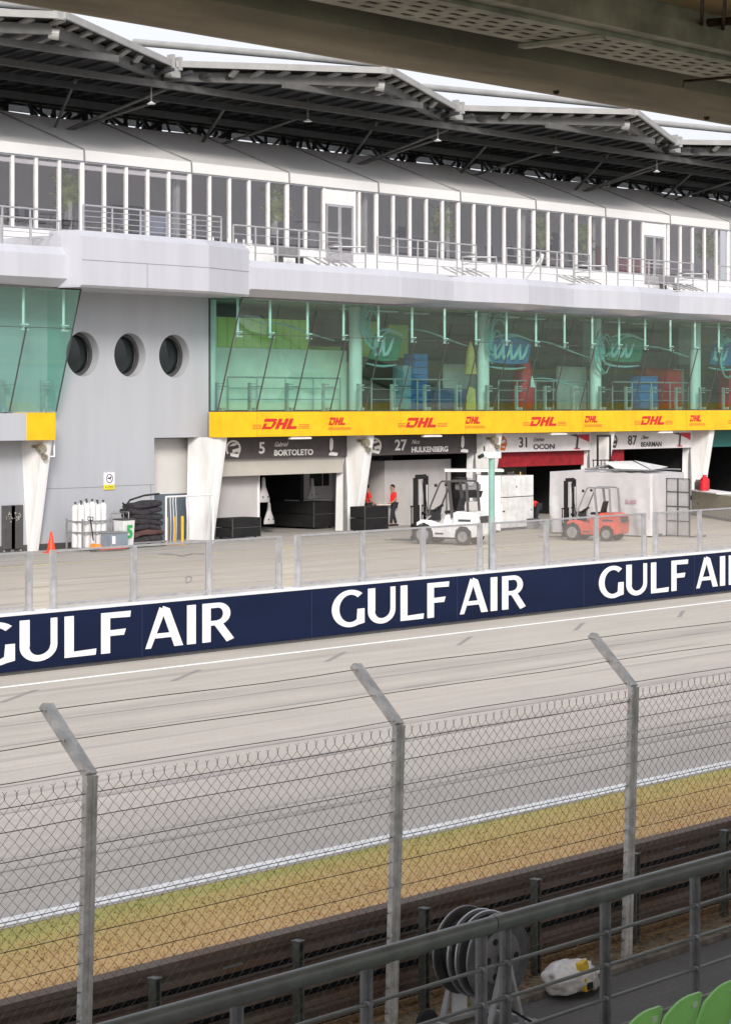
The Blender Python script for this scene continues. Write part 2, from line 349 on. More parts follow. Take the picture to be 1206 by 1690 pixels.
# grass tufts on the verge (nobody could count them)
def tufts():
    rnd = random.Random(3); v = []; f = []
    for i in range(30000):
        y = 12.75+4.93*rnd.random()**.9; x = 9+25*rnd.random()
        if y < 14 and x > 26: continue
        h = .006+.014*rnd.random()+(.03*rnd.random() if rnd.random() < .04 else 0); a = rnd.random()*6.28; wd = .006+.006*rnd.random(); n = len(v)
        dx, dy = math.cos(a)*wd, math.sin(a)*wd; lx, ly = (rnd.random()-.5)*.05, (rnd.random()-.5)*.05
        v += [(x-dx,y-dy,-.01),(x+dx,y+dy,-.01),(x+lx,y+ly,h)]; f.append((n,n+1,n+2))
    me = bpy.data.meshes.new('grass_tufts'); me.from_pydata(v, [], f); me.materials.append(M['verge'])
    o = bpy.data.objects.new('grass_tufts', me); C.objects.link(o); struct(o, 'stuff')
tufts()
def litter():
    rnd = random.Random(5); mb = MB()
    for i in range(1500):
        x = 9+16*rnd.random(); y = 11.9+.8*rnd.random()**1.0
        if y < 12.06 and rnd.random() < .8: continue
        a = rnd.random()*6.28; l = .02+.03*rnd.random(); c_, s2 = math.cos(a)*l, math.sin(a)*l; z = .004+.02*rnd.random()
        if 11.95 < y < 12.08: z += .07
        mb.add([(x-c_,y-s2,z),(x+s2*.5,y-c_*.5,z+.012),(x+c_,y+s2,z),(x-s2*.5,y+c_*.5,z+.008)], [(0,1,2,3)])
    o = mb.build('fallen_leaves', mat('dry_leaf', (.34,.22,.10), .8, var=.3, scale=11)); struct(o, 'stuff')
litter()

# ---------------------------------------------------------------- pit building
BAY = 8.62
X1 = XA(353, 62.2)                       # front right corner of the first column right of the tower
XC = [X1-8.84-BAY, X1-8.84]+[X1+i*BAY for i in range(7)]   # column corners; XC[1] left column, XC[2] = X1
XW = XA(345, 62.4)                       # right edge of the tower wall
XL = XA(92, 61.3)                        # right end of the left band
XR = XA(367, 61.3)                       # left end of the right band
XE = XC[-1]+4
ZB0, ZB1 = 3.88, 4.83                    # fascia band
ZG1 = 9.12                               # top of the sloping glazing
bld = thing('pit_building', 'long grey pit garage building with yellow fascia, green sloping glazing and round tower windows', 'building', (XC[1], 62.4, 0))
def part(mb, name, m, parent=None, **k): return mb.build(name, m, parent or bld, **k)

# slabs and inner walls
sl_ = MB(); sl_.box(XC[0]-6, XL-.3, 62.0, 76, ZB0+.03, ZB1-.03); sl_.box(XR+.35, XE, 62.0, 76, ZB0+.03, ZB1-.03)
part(sl_, 'floor_slab', 'graym')
part(MB().box(XC[0]-6, XE, 61.2, 76, 9.16, 10.44), 'terrace_slab', 'soffit')
part(MB().box(XC[0]-6, XE, 76.0, 76.3, 0, 10.44), 'rear_wall', 'interior')
def tower():
    z0 = 0; zt = 9.16; xl = XL-3.2; xr = XW; yw = 62.4
    xo = XA(255, yw); zo = ZA(300, 722, yw)
    mb = MB()
    cx = [XA(p, yw) for p in (137, 215, 288)]; cz = ZA(215, 586, yw); r = .80
    xs = [cx[0]-1.3, (cx[0]+cx[1])/2, (cx[1]+cx[2])/2, cx[2]+1.0]
    za, zb = cz-1.1, cz+1.1
    def rect(x0, x1, a, b): mb.add([(x0,yw,a),(x1,yw,a),(x1,yw,b),(x0,yw,b)], [(0,1,2,3)])
    rect(xl, xs[0], z0, zt)
    rect(xs[0], xo, z0, zo); rect(xs[0], xo, zo, za); rect(xo, xs[3], zo, za)
    rect(xs[3], xr, zo, zt); rect(xs[0], xs[3], zb, zt)
    for i in range(3):
        x0, x1 = xs[i], xs[i+1]; n = 48; A = []; B = []; D = []
        for k in range(n):
            t = 2*math.pi*k/n; ct, st = math.cos(t), math.sin(t)
            A.append(Vector((cx[i]+r*ct, yw, cz+r*st)))
            kx = ((x1-cx[i]) if ct > 0 else (cx[i]-x0))/max(abs(ct), 1e-6); kz = 1.1/max(abs(st), 1e-6); q = min(kx, kz)
            B.append(Vector((cx[i]+q*ct, yw, cz+q*st))); D.append(Vector((cx[i]+r*ct, yw+.75, cz+r*st)))
        # add the exact corners
        mb.strip(A, B, True); mb.strip(A, D, True)
        for sx_, X in ((1, x1), (-1, x0)):
            for sz in (1, -1):
                cor = Vector((X, yw, cz+1.1*sz)); best = sorted(range(n), key=lambda k: (B[k]-cor).length)
                k = best[0]; 
                nb = [B[(k-1) % n], B[k], B[(k+1) % n]]
                for a_, b_ in ((nb[0], nb[1]), (nb[1], nb[2])):
                    if (abs(a_.x-X) < 1e-4) != (abs(b_.x-X) < 1e-4) or (abs(a_.z-cor.z) < 1e-4) != (abs(b_.z-cor.z) < 1e-4):
                        if (a_-cor).length > 1e-4 and (b_-cor).length > 1e-4: mb.add([a_, cor, b_], [(0,1,2)])
    # recess: ceiling, left jamb, far side
    mb.add([(xo,yw,0),(xo,66,0),(xo,66,zo),(xo,yw,zo)], [(0,1,2,3)])
    mb.add([(xo,yw,zo),(xr,yw,zo),(xr,66,zo),(xo,66,zo)], [(0,1,2,3)])
    mb.add([(xr,yw,zo),(xr,yw,zt),(xr,76,zt),(xr,76,zo)], [(0,1,2,3)])
    mb.add([(xl,yw,z0),(xl,yw,zt),(xl,76,zt),(xl,76,z0)], [(0,1,2,3)])
    tw = part(mb, 'tower_wall', 'tower')
    part(MB().box(xo+.01, xr+.4, 63.2, 63.4, 1.75, zo-.01), 'recess_panel', mat('recess_grey', (.58,.57,.56), .7, var=.04, scale=.6), tw)
    part(MB().box(xo+.01, xr+.4, 63.22, 63.4, 0, 1.75), 'recess_door', 'bluegray', tw)
    part(MB().box(xr+.15, xr+.3, 62.5, 63.2, 0, zo), 'recess_side', 'tower', tw)
    part(MB().box(xl, xo, yw-.03, yw, 0, .22), 'skirting', 'dgray', tw)
    gr = MB()     # thin joint lines of the render
    gr.box(XL-.5, XA(185, yw), yw-.006, yw+.002, 2.13, 2.15); gr.box(XA(170, yw), xo, yw-.006, yw+.002, 2.15, 2.17); gr.box(XA(249, yw), XA(249, yw)+.03, yw-.006, yw+.002, .25, 2.15)
    part(gr, 'wall_joint', 'graym', tw)
    for i in range(3):
        fr = MB(); n = 48
        prof = [(r-.002, .30), (r-.002, .42), (r-.13, .42), (r-.13, .36), (r-.09, .30)]
        fr.lathe([(r-.004, .28), (r-.004, .74), (r-.12, .74)], (cx[i], yw, cz), 'y', 48)
        f1 = MB(); P = [(r-.01,.34),(r-.12,.34),(r-.12,.44),(r-.01,.44)]
        base = []
        for (rr, hh) in P: base.append([Vector((cx[i]+rr*math.cos(2*math.pi*k/n), yw+hh, cz+rr*math.sin(2*math.pi*k/n))) for k in range(n)])
        for a_, b_ in ((0,1),(1,2),(2,3)): f1.strip(base[a_], base[b_], True)
        wn = part(f1, 'round_window', 'dgray', tw, smooth=True)
        part(MB().lathe([(r-.1, .50), (r-.1, .52)], (cx[i], yw, cz), 'y', 40), 'pane', mat('dark_pane', (.01,.016,.016), .08, var=.1, spec=.6), wn)
        ln = MB().lathe([(r-.06, .385), (r-.06, .40)], (cx[i], yw, cz), 'y', 40)
tower()

# columns
def column(x, y_b=62.2, y_t=61.5):
    """fin with a raking front edge and a rounded left flank"""
    mb = MB(); zt = ZB0; n = 7
    def sect(z):
        k = z/zt; yf = y_b+(y_t-y_b)*k; back = 62.95-.1*k; w_ = .36
        L = back-yf
        pts = [(x, yf), (x-w_*.75, yf), (x-w_, yf+.07), (x-w_-.02, yf+.3), (x-w_-.30*min(1, .5+.5*k), yf+L*.75), (x-w_-.36, back), (x, back)]
        return [Vector((a, b, z)) for a, b in pts]
    rows = [sect(zt*i/6) for i in range(7)]
    for i in range(6): mb.strip(rows[i], rows[i+1], True)
    return part(mb, 'column', 'column', smooth=True)
cols = [column(x) for x in XC]
for x in (XC[1], XC[3], XC[4]):       # loudspeaker horns high on the columns
    l = MB(); l.tube((x-.42, 61.75, 3.62), (x-.42, 61.5, 3.55), .12, 12, .17); l.cbox((x-.42, 61.9, 3.65), (.10, .3, .1)); l.tube((x-.35, 61.62, 3.32), (x-.35, 61.45, 3.28), .07, 10, .11)
    ll = l.build('floodlight', mat('lamp_housing', (.35,.33,.25), .35, .3, var=.3, scale=8))
    tag(ll, {0:'round metal floodlight at the top of the column left of the tower wall', 1:'round metal floodlight on the column between the number 5 and number 27 banners', 2:'round metal floodlight on the column behind the teal pole'}[(XC[1], XC[3], XC[4]).index(x)], 'floodlight', 'floodlights on the garage columns')

# fascia bands
bl = MB(); bl.box(XC[0]-6, XA(45, 61.3), 61.32, 61.98, ZB0, ZB1-.02); part(bl, 'grey_fascia', 'tower')
by = MB(); by.box(XA(45, 61.3), XL, 61.3, 61.98, ZB0, ZB1); part(by, 'yellow_fascia_end', 'yellow')
band = MB()
nodes = [(XR, 61.3)]
for i in range(2, len(XC)): nodes += [(XC[i]+2.2, 61.30), (XC[i]+6.4, 61.30)]
band.box(XR, XE, 61.3, 61.98, ZB0, ZB1)
band = part(band, 'yellow_fascia', 'yellow')
part(MB().box(XR+.02, XE, 61.98, 62.02, ZB1, ZB1+.04), 'glazing_sill', 'dgray')
part(MB().path([(XL+.0,61.6,3.95),(XL+.22,61.6,3.95),(XL+.22,61.6,3.3),(XL-.25,61.8,3.3)], .04, 6), 'pipe_bracket', 'white')

for k in range(9):
    X = XR+1.9+4.31*k
    if X < XE-.5: part(MB().box(X, X+.02, 61.294, 61.301, ZB0+.01, ZB1-.01), 'panel_seam', mat('seam_yellow', (.50,.30,.01), .6), band)
# delivery company lettering, bold sheared letters cut from strokes
def dhl(mb, X, z, h, wx, lines=True, y=61.3):
    f = lambda u, v, d: (X+(u+v*.42)*wx, y-.006-d, z+v*h)
    k = [0]
    def st(poly): k[0] += 1; mb.prism(poly, f, .006+.001*k[0])
    a = .30
    # D
    st([(0,0),(.28,0),(.28,.62),(0,.62)][:2]+[(.28,.55),(0,.55)])
    st([(-.10,.70),(1.0,.70),(1.12,.86),(1.0,1.0),(-.10,1.0)]); st([(.28,0),(.85,0),(1.05,.22),(.28,.24)]); st([(.80,.24),(1.06,.23),(1.14,.69),(.84,.69)])
    # H
    st([(1.24,0),(1.56,0),(1.56,1),(1.24,1)]); st([(1.56,.38),(1.86,.38),(1.86,.62),(1.56,.62)]); st([(1.86,0),(2.18,0),(2.18,1),(1.86,1)])
    # L
    st([(2.30,0),(2.62,0),(2.62,1),(2.30,1)]); st([(2.62,0),(3.25,0),(3.25,.26),(2.62,.26)])
def stripes(mb, X0, X1_, z, h, y=61.3):
    for j in range(3):
        zz = z+h*(.05+.30*j)
        mb.box(X0, X1_, y-.010, y-.002, zz, zz+h*.13)
lm = [417, 656, 862, 1046]
M['redthin'] = mat('logo_red_thin', (.60,.14,.02), .5, var=.05)
for i, px in enumerate(lm+[1200, 1330]):
    X0 = XA(px, 61.3); Z0 = ZA(px, 709, 61.3) if px < 1100 else 4.2; h = .40; mb = MB()
    dhl(mb, X0+.50, 4.17, .40, .60); part(mb, 'logo_lettering', 'red', band)
    mb = MB(); stripes(mb, X0, X0+.48, 4.17, .22); stripes(mb, X0+2.62, X0+3.25, 4.17, .22); part(mb, 'logo_stripes', 'redthin', band)
    X2 = XA((537, 763, 960, 1134, 1290, 1400)[i], 61.3); mb = MB(); dhl(mb, X2+.18, 4.30, .30, .30); part(mb, 'small_logo_lettering', 'red', band)
    mb = MB(); stripes(mb, X2+.15, X2+1.55, 4.10, .14); part(mb, 'small_logo_stripes', 'redthin', band)

# ---------------- parapets (cladding folded in plan)
def parapet(line, zs, name, m='clad', closed_ends=True, up=.22, dn=.40):
    """line: plan points; zs = (soffit edge, lower fold, upper fold, top)"""
    mb = MB(); rows = []
    for (x, y) in line:
        rows.append([Vector((x, y+dn+.3, zs[0]-.0)), Vector((x, y+dn, zs[0])), Vector((x, y, zs[1])), Vector((x, y, zs[2])), Vector((x, y+up, zs[3])), Vector((x, y+up+.35, zs[3])), Vector((x, y+up+.35, zs[3]-.3))])
    for a, b in zip(rows[:-1], rows[1:]):
        n = len(a); mb.add(a+b, [(i, i+1, n+i+1, n+i) for i in range(n-1)])
    n = len(rows[0]); mb.add(rows[0], [tuple(range(n))]); mb.add(rows[-1], [tuple(range(n))])
    return part(mb, name, m)
ZP = (9.14, 9.42, 10.22, 10.50)
line = [(XA(414, 60.25), 60.25), (XC[3]+.2, 60.25)]
for i in range(3, len(XC)-1): line += [(XC[i]+BAY*.5, 60.78), (XC[i+1]+.2, 60.25)]
line.append((XE, 60.6))
parapet(line, ZP, 'parapet')
parapet([(XC[0]-6, 60.6), (XA(90, 60.2), 60.25), (XA(119, 60.2), 60.2)], ZP, 'parapet')
xa, xb = XA(135, 59.6), XA(345, 59.6)
parapet([(xa-.12, 60.5), (xa, 59.6), (xb, 59.6), (XA(413, 60.3), 60.35)], (9.12, 9.20, 10.85, 11.08), 'tower_parapet', up=.25, dn=.10)
tp = MB(); tp.box(xa, XA(413, 60.3), 60.4, 66, 9.13, 10.95); part(tp, 'tower_deck', 'clad')
part(MB().box(xa+.02, xb-.02, 59.594, 59.602, 10.04, 10.06), 'cladding_joint', 'graym')
part(MB().box((xa+xb)/2, (xa+xb)/2+.02, 59.594, 59.602, 9.2, 10.04), 'cladding_joint', 'graym')
part(MB().add([(xb,59.592,10.04),(XA(413,60.3),60.342,10.04),(XA(413,60.3),60.342,10.06),(xb,59.592,10.06)], [(0,1,2,3)]), 'cladding_joint', 'graym')
part(MB().box(XC[0]-6, XE, 60.9, 76, 10.44, 10.50), 'terrace_deck', 'soffit')

# ---------------- sloping glazing
YG0, YG1 = 61.95, 60.68
def yg(z): return YG0+(YG1-YG0)*(z-ZB1)/(ZG1-ZB1)
ZT = 7.75
def glazing(x0, x1, joints, side_left=None, side_right=None):
    xs = [x0]+joints+[x1]
    for a, b in zip(xs[:-1], xs[1:]):
        for (z0, z1) in ((ZB1+.05, ZT-.012), (ZT+.012, ZG1)):
            g_ = MB(); A = [(a+.012, yg(z0), z0), (b-.012, yg(z0), z0), (b-.012, yg(z1), z1), (a+.012, yg(z1), z1)]
            g_.add(A, [(0,1,2,3)]); part(g_, 'glass_pane', 'glass')
    fr = MB()
    for i_, x in enumerate(xs): fr.bar((x, yg(ZB1), ZB1+.03), (x, yg(ZG1 if i_ in (0, len(xs)-1) else ZT), ZG1 if i_ in (0, len(xs)-1) else ZT), .03, .05, up=(1,0,0))
    fr.box(x0, x1, yg(ZT)-.015, yg(ZT)+.015, ZT-.012, ZT+.012); fr.box(x0, x1, YG1-.03, YG1+.05, ZG1-.05, ZG1+.02)
    part(fr, 'glazing_frame', 'dgray')
XG = XW+.0
q = BAY/4
joints = []
x = XC[2]+.2
jj = []
for i in range(2, len(XC)-1):
    for k in range(4): jj.append(XC[i]-.05+q*k)
jj = [j for j in jj if j > XG+.8]
glazing(XG, XE-.5, jj)
gs = MB().add([(XG, YG0, ZB1+.05), (XG, 62.4, ZB1+.05), (XG, 62.4, ZG1), (XG, YG1, ZG1)], [(0,1,2,3)]); part(gs, 'side_glass', 'glass')
part(MB().box(XG-.02, XG+.02, 62.33, 62.43, ZB1, ZG1), 'side_glass_post', 'dgray')
XGL = XA(93, YG0)
glazing(XC[0]-5, XGL, [XGL-q*k for k in (3,2,1)])
part(MB().add([(XGL, YG0, ZB1+.05), (XGL, 62.4, ZB1+.05), (XGL, 62.4, ZG1), (XGL, YG1, ZG1)], [(0,1,2,3)]), 'side_glass', 'glass')
# glass supports: upper tube fins, lower posts, bracket spiders
for j, xj in enumerate([XG+.35]+jj+[XGL-.3, XGL-q, XGL-2*q, XGL-3*q]):
    f_ = MB(); yy_ = yg(ZT)+.16; f_.tube((xj, yy_, ZT-.05), (xj, yy_, 9.14), .05, 8); f_.cbox((xj, yy_-.08, ZT+.10), (.34, .04, .04)); f_.cbox((xj, yy_-.08, ZT-.08), (.34, .04, .04)); f_.tube((xj, yy_, ZT), (xj, yg(ZT)+.02, ZT), .03, 6)
    part(f_, 'glass_hanger', 'white')
    f_ = MB(); f_.box(xj-.045, xj+.045, 62.25, 62.37, ZB1, 5.95); f_.cbox((xj, 62.1, 5.9), (.24, .04, .05)); f_.cbox((xj, 62.1, 5.7), (.24, .04, .05)); f_.tube((xj, 62.3, 5.8), (xj, yg(5.8)+.02, 5.8), .025, 6)
    f_.cbox((xj+.12, 62.2, 4.92), (.22, .2, .14)); part(f_, 'glass_post', 'silver')
# round inner columns
for i in range(2, len(XC)):
    part(MB().tube((XA(588, 62.9)+BAY*(i-3), 62.95, 4.84), (XA(588, 62.9)+BAY*(i-3), 62.95, 9.15), .27, 20), 'inner_column', 'column', smooth=True)
part(MB().tube((XA(56, 62.9), 62.95, 4.84), (XA(56, 62.9), 62.95, 9.15), .27, 20), 'inner_column', 'column', smooth=True)
part(MB().tube((XA(77, 62.9), 62.95, 4.84), (XA(77, 62.9), 62.95, 9.15), .06, 12), 'inner_column', 'column', smooth=True)
# upper storey rooms
rw = MB(); rw.box(XW, XA(572, 64.3), 64.3, 64.45, 4.89, 7.35); part(rw, 'pale_room_wall', 'palegreen')
lp = MB()
xx = XW+.1
rl = random.Random(2)
while xx < XA(505, 64.4):
    wd = .35+.25*rl.random(); lp.box(xx, xx+wd-.03, 64.36, 64.42, 7.36, 8.55); xx += wd
part(lp, 'lime_panels', 'lime')
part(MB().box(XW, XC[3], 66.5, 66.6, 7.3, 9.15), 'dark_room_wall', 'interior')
g2 = MB(); g2.box(XC[3]+.3, XC[3]+3.4, 66.2, 66.3, 7.2, 8.6); g2.box(XC[3]+4.2, XC[3]+5.6, 65.9, 66.0, 7.0, 8.7); g2.box(XC[3]+6.3, XC[3]+7.6, 65.9, 66.0, 7.0, 8.6); part(g2, 'lime_panels', 'lime')
for i in range(3, len(XC)-1):
    a = XC[i]+.2
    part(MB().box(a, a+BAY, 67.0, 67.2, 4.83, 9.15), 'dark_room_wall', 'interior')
    part(MB().box(a+.1, a+2.4, 64.9, 65.0, 4.83, 6.9), 'room_partition', 'interiorm')
    part(MB().box(a+3.0, a+BAY-.4, 65.6, 65.7, 4.83, 7.15), 'half_height_wall', mat('olive_partition', (.085,.095,.075), .8, var=.08))
    part(MB().box(a+4.6, a+5.7, 66.6, 66.9, 4.83, 9.15), 'room_pillar', 'interiorm')
part(MB().box(XC[0]-6, XL, 64.4, 64.6, 4.89, 9.15), 'pale_room_wall', 'palegreen')
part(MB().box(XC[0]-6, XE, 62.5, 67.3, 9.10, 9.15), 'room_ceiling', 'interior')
part(MB().box(XC[0]-6, XE, 62.5, 67.3, ZB1, ZB1+.05), 'room_floor', mat('dark_carpet', (.05,.05,.045), .9))
# short white boxes in rows under the ceiling
for i in range(3, len(XC)-1):
    for k in range(3):
        part(MB().box(XC[i]+.6+k*2.6, XC[i]+2.0+k*2.6, 63.6+.4*k, 63.9+.4*k, 9.02, 9.08), 'ceiling_fitting', 'white')

# ---------------- garages
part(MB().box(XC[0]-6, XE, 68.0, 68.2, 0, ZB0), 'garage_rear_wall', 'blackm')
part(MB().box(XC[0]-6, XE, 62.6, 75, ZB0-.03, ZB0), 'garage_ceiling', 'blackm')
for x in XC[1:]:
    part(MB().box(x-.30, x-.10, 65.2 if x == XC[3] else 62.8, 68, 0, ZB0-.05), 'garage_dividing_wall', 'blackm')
# driver banners
def name_sign(i, num, first, last, m, fm, numcol, label, style):
    x0 = XC[i]+.12 if i != 2 else XC[i]+.30
    x1 = XC[i+1]-.62; z0, z1 = 3.02, 3.84; yb = 62.42
    t = thing('garage_sign', label, 'sign', ((x0+x1)/2, yb, z0), 0, 'driver name signs over the garages')
    MB().box(x0, x1, yb, yb+.06, z0, z1).build('board', m, t)
    fx = lambda ux: (lambda u, v, d: (ux+u, yb-.004-d, z0+v))
    W = x1-x0
    if num:
        mb = MB(); f = fx(x0+W*.34)
        glyphs(mb, num, lambda u, v, d: f(u, v+.20, d), .62, 1.25, .012, .01); mb.build('number', numcol, t)
        mb = MB(); f = fx(x0+W*.43)
        glyphs(mb, last, lambda u, v, d: f(u, v+.10, d), .31, 1.7 if len(last) < 6 else 1.28, .010, .01, align='LEFT'); mb.build('name_lettering', fm, t)
        mb = MB(); f = fx(x0+W*.43)
        glyphs(mb, first, lambda u, v, d: f(u, v+.45, d), .26, 1.0, .0, .01, shear=.5, align='LEFT'); mb.build('first_name_lettering', fm, t)
        # helmet emblem: shell outline with a visor opening
        mb = MB(); f = fx(x0+W*.07); n = 22; out = []; inn = []
        for k in range(n):
            tt = math.radians(-40+k*260/(n-1)); rr = 1.0
            out.append((.46+.42*math.cos(tt)*1.0, .40+.33*math.sin(tt))); inn.append((.46+.33*math.cos(tt), .40+.25*math.sin(tt)))
        for k in range(n-1): mb.prism([out[k], out[k+1], inn[k+1], inn[k]], f, .008)
        mb.prism([(.30,.12),(.72,.06),(.80,.19),(.62,.20),(.30,.25)], f, .010); mb.prism([(.40,.36),(.86,.44),(.84,.30),(.44,.24)], f, .012)
        mb.prism([(.22,.50),(.5,.62),(.74,.58),(.5,.50)], f, .011)
        mb.build('helmet_emblem', fm if style != 'red' else 'redthin', t)
        mb = MB(); f = fx(x0+W*.86)
        if style == 'dark':
            mb.prism([(0,.30),(.10,.20),(.20,.32),(.22,.62),(.14,.76),(.02,.70)], f, .010); mb.prism([(-.05,.06),(.45,.02),(.50,.14),(.2,.19),(0,.16)], f, .012); mb.build('figure_emblem', fm, t)
        else:
            mb.prism([(-.1,.10),(.06,.10),(.14,.62),(0,.66)], f, .010); mb.prism([(-.6,.70),(.1,.60),(.12,.68),(-.1,.74)], f, .012); mb.build('figure_emblem', 'dgray', t)
            mb = MB(); mb.prism([(.12,.72),(.98,.72),(.98,.36),(.14,.60)], f, .008); mb.prism([(-.2,.05),(.22,.05),(.2,.11),(-.2,.13)], f, .008); mb.build('red_sweep', mat('sweep_red', (.55,.03,.06), .5), t)
    return t
name_sign(2, '5', 'Gabriel', 'BORTOLETO', 'banner', 'letter', 'letter', 'dark sign reading 5 BORTOLETO above the first garage right of the tower', 'dark')
name_sign(3, '27', 'Nico', 'HULKENBERG', 'banner', 'letter', 'letter', 'dark sign reading 27 HULKENBERG above the second garage', 'dark')
name_sign(4, '31', 'Esteban', 'OCON', 'bannerw', 'dgray', 'dgray', 'white sign reading 31 OCON with a red sweep', 'red')
name_sign(5, '87', 'Oliver', 'BEARMAN', 'bannerw', 'dgray', 'dgray', 'white sign reading 87 BEARMAN with a red sweep', 'grey')
name_sign(6, '', '', '', 'bannerg', 'dgray', 'dgray', 'teal green sign above the garage at the right edge', 'teal')
name_sign(0, '', '', '', 'banner', 'dgray', 'dgray', 'plain dark sign above the garage at the left edge', 'dark')
# garage fittings: reveals either side of each opening
for i in (2, 3, 4, 5, 6):
    xr_ = XC[i+1]-.50
    part(MB().box(xr_-.12, xr_, 62.5, 62.62, 0, 3.02), 'door_track', 'graym')
# garage 5: roller strip, room panel, black void with back counter
gx = XC[2]
part(MB().box(gx+.1, XC[3]-.65, 62.60, 62.68, 2.36, 3.02), 'roller_strip', 'beige')
part(MB().box(gx+.1, XA(428, 63.2), 63.2, 63.28, 0, 2.42), 'room_panel', 'roomgray')
part(MB().box(XA(428, 63.1), XA(428, 63.1)+.05, 63.12, 63.20, 0, 2.42), 'panel_edge', 'white')
# garage 27: white room walls
g = XC[3]
part(MB().box(g+.2, g+3.2, 66.5, 66.6, 0, 2.75), 'room_panel', 'roomgray'); part(MB().box(g+3.2, g+3.3, 63.6, 66.5, 0, 2.75), 'room_panel', 'roomgray')
part(MB().box(g+3.3, g+7.7, 63.6, 63.7, 0, 2.75), 'room_panel', 'roomgray')
part(MB().box(g+1.75, g+2.5, 66.46, 66.5, 1.65, 2.25), 'room_window', 'black'); part(MB().box(g+2.6, g+2.95, 66.46, 66.5, 1.65, 2.25), 'room_window', 'black')
part(MB().box(g+4.2, g+7.9, 67.0, 67.1, 2.6, 3.6), 'room_panel', 'graym')
# garages 31 and 87: dark red cloth, white cabinets
for i in (4, 5):
    part(MB().box(XC[i]+.15, XC[i+1]-.7, 62.75, 62.82, 2.35 if i == 4 else 2.45, 3.02) if i == 4 else MB().box(XC[i]+.15, XC[i]+2.6, 62.75, 62.82, 2.35, 3.02), 'cloth_valance', 'maroon')
part(MB().box(XC[4]+3.5, XC[5]-.7, 66, 66.1, 0, 2.3), 'room_panel', 'interior')
part(MB().box(XC[5]+2.0, XC[5]+4.4, 66.0, 66.1, 0, 2.2), 'room_panel', 'roomgray'); part(MB().box(XC[5]+4.7, XC[6]-.8, 65.8, 65.9, 0, 2.25), 'room_panel', 'white')
part(MB().box(XC[5]+4.40, XC[5]+5.1, 65.7, 65.8, .6, 2.25), 'equipment_cabinet', 'black')
part(MB().box(XC[6]+.3, XC[6]+6, 66.2, 66.3, 0, 2.0), 'room_panel', 'bannerg')
# left garage
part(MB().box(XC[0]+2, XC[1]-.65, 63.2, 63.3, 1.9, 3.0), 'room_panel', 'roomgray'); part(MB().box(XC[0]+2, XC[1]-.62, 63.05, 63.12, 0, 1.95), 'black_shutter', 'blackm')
# ---------------------------------------------------------------- marquee on the roof terrace
YT = 64.0; TB = 5.61
XT0 = XA(135, YT)
xt = [XT0+TB*i for i in range(-3, 11)]
ZTB = 11.45; ZTE = 14.02; ZTV = 14.42; YRG = 69.0; ZRG = 16.35
mq = thing('marquee', 'long white fabric marquee with glazed front on the roof terrace', 'marquee', (XT0, YT, 10.5))
for i in range(len(xt)-1):
    a, b = xt[i], xt[i+1]; n = 8
    mb = MB(); rows = []
    for k in range(n+1):
        x = a+(b-a)*k/n; sag = .10*math.sin(math.pi*k/n); 
        rows.append([Vector((x, YT-.10, ZTV)), Vector((x, YT+1.4, ZTV+(ZRG-ZTV)*.28-sag*.8)), Vector((x, YT+3.2, ZTV+(ZRG-ZTV)*.64-sag)), Vector((x, YRG, ZRG-sag*.6)), Vector((x, YRG+5, ZTV))])
    for r0, r1 in zip(rows[:-1], rows[1:]): mb.add(r0+r1, [(j, j+1, 6+j, 5+j) for j in range(4)])
    part(mb, 'roof_panel', 'tarp', mq, smooth=True)
    part(MB().hexa([(a+.02,YT-.14,ZTE),(b-.02,YT-.14,ZTE),(b-.02,YT-.10,ZTE),(a+.02,YT-.10,ZTE),(a+.02,YT-.12,ZTV),(b-.02,YT-.12,ZTV),(b-.02,YT-.08,ZTV),(a+.02,YT-.08,ZTV)]), 'valance', 'tarp', mq)
    sm = MB(); sm.bar((a, YT-.16, ZTE), (a, YT-.14, ZTV), .05, .04); sm.bar((a, YT-.12, ZTV+.03), (a, YRG, ZRG+.03), .05, .04); part(sm, 'seam_strip', 'graym', mq)
doors = {3: (1.35, 2.55), 7: (3.05, 4.25)}
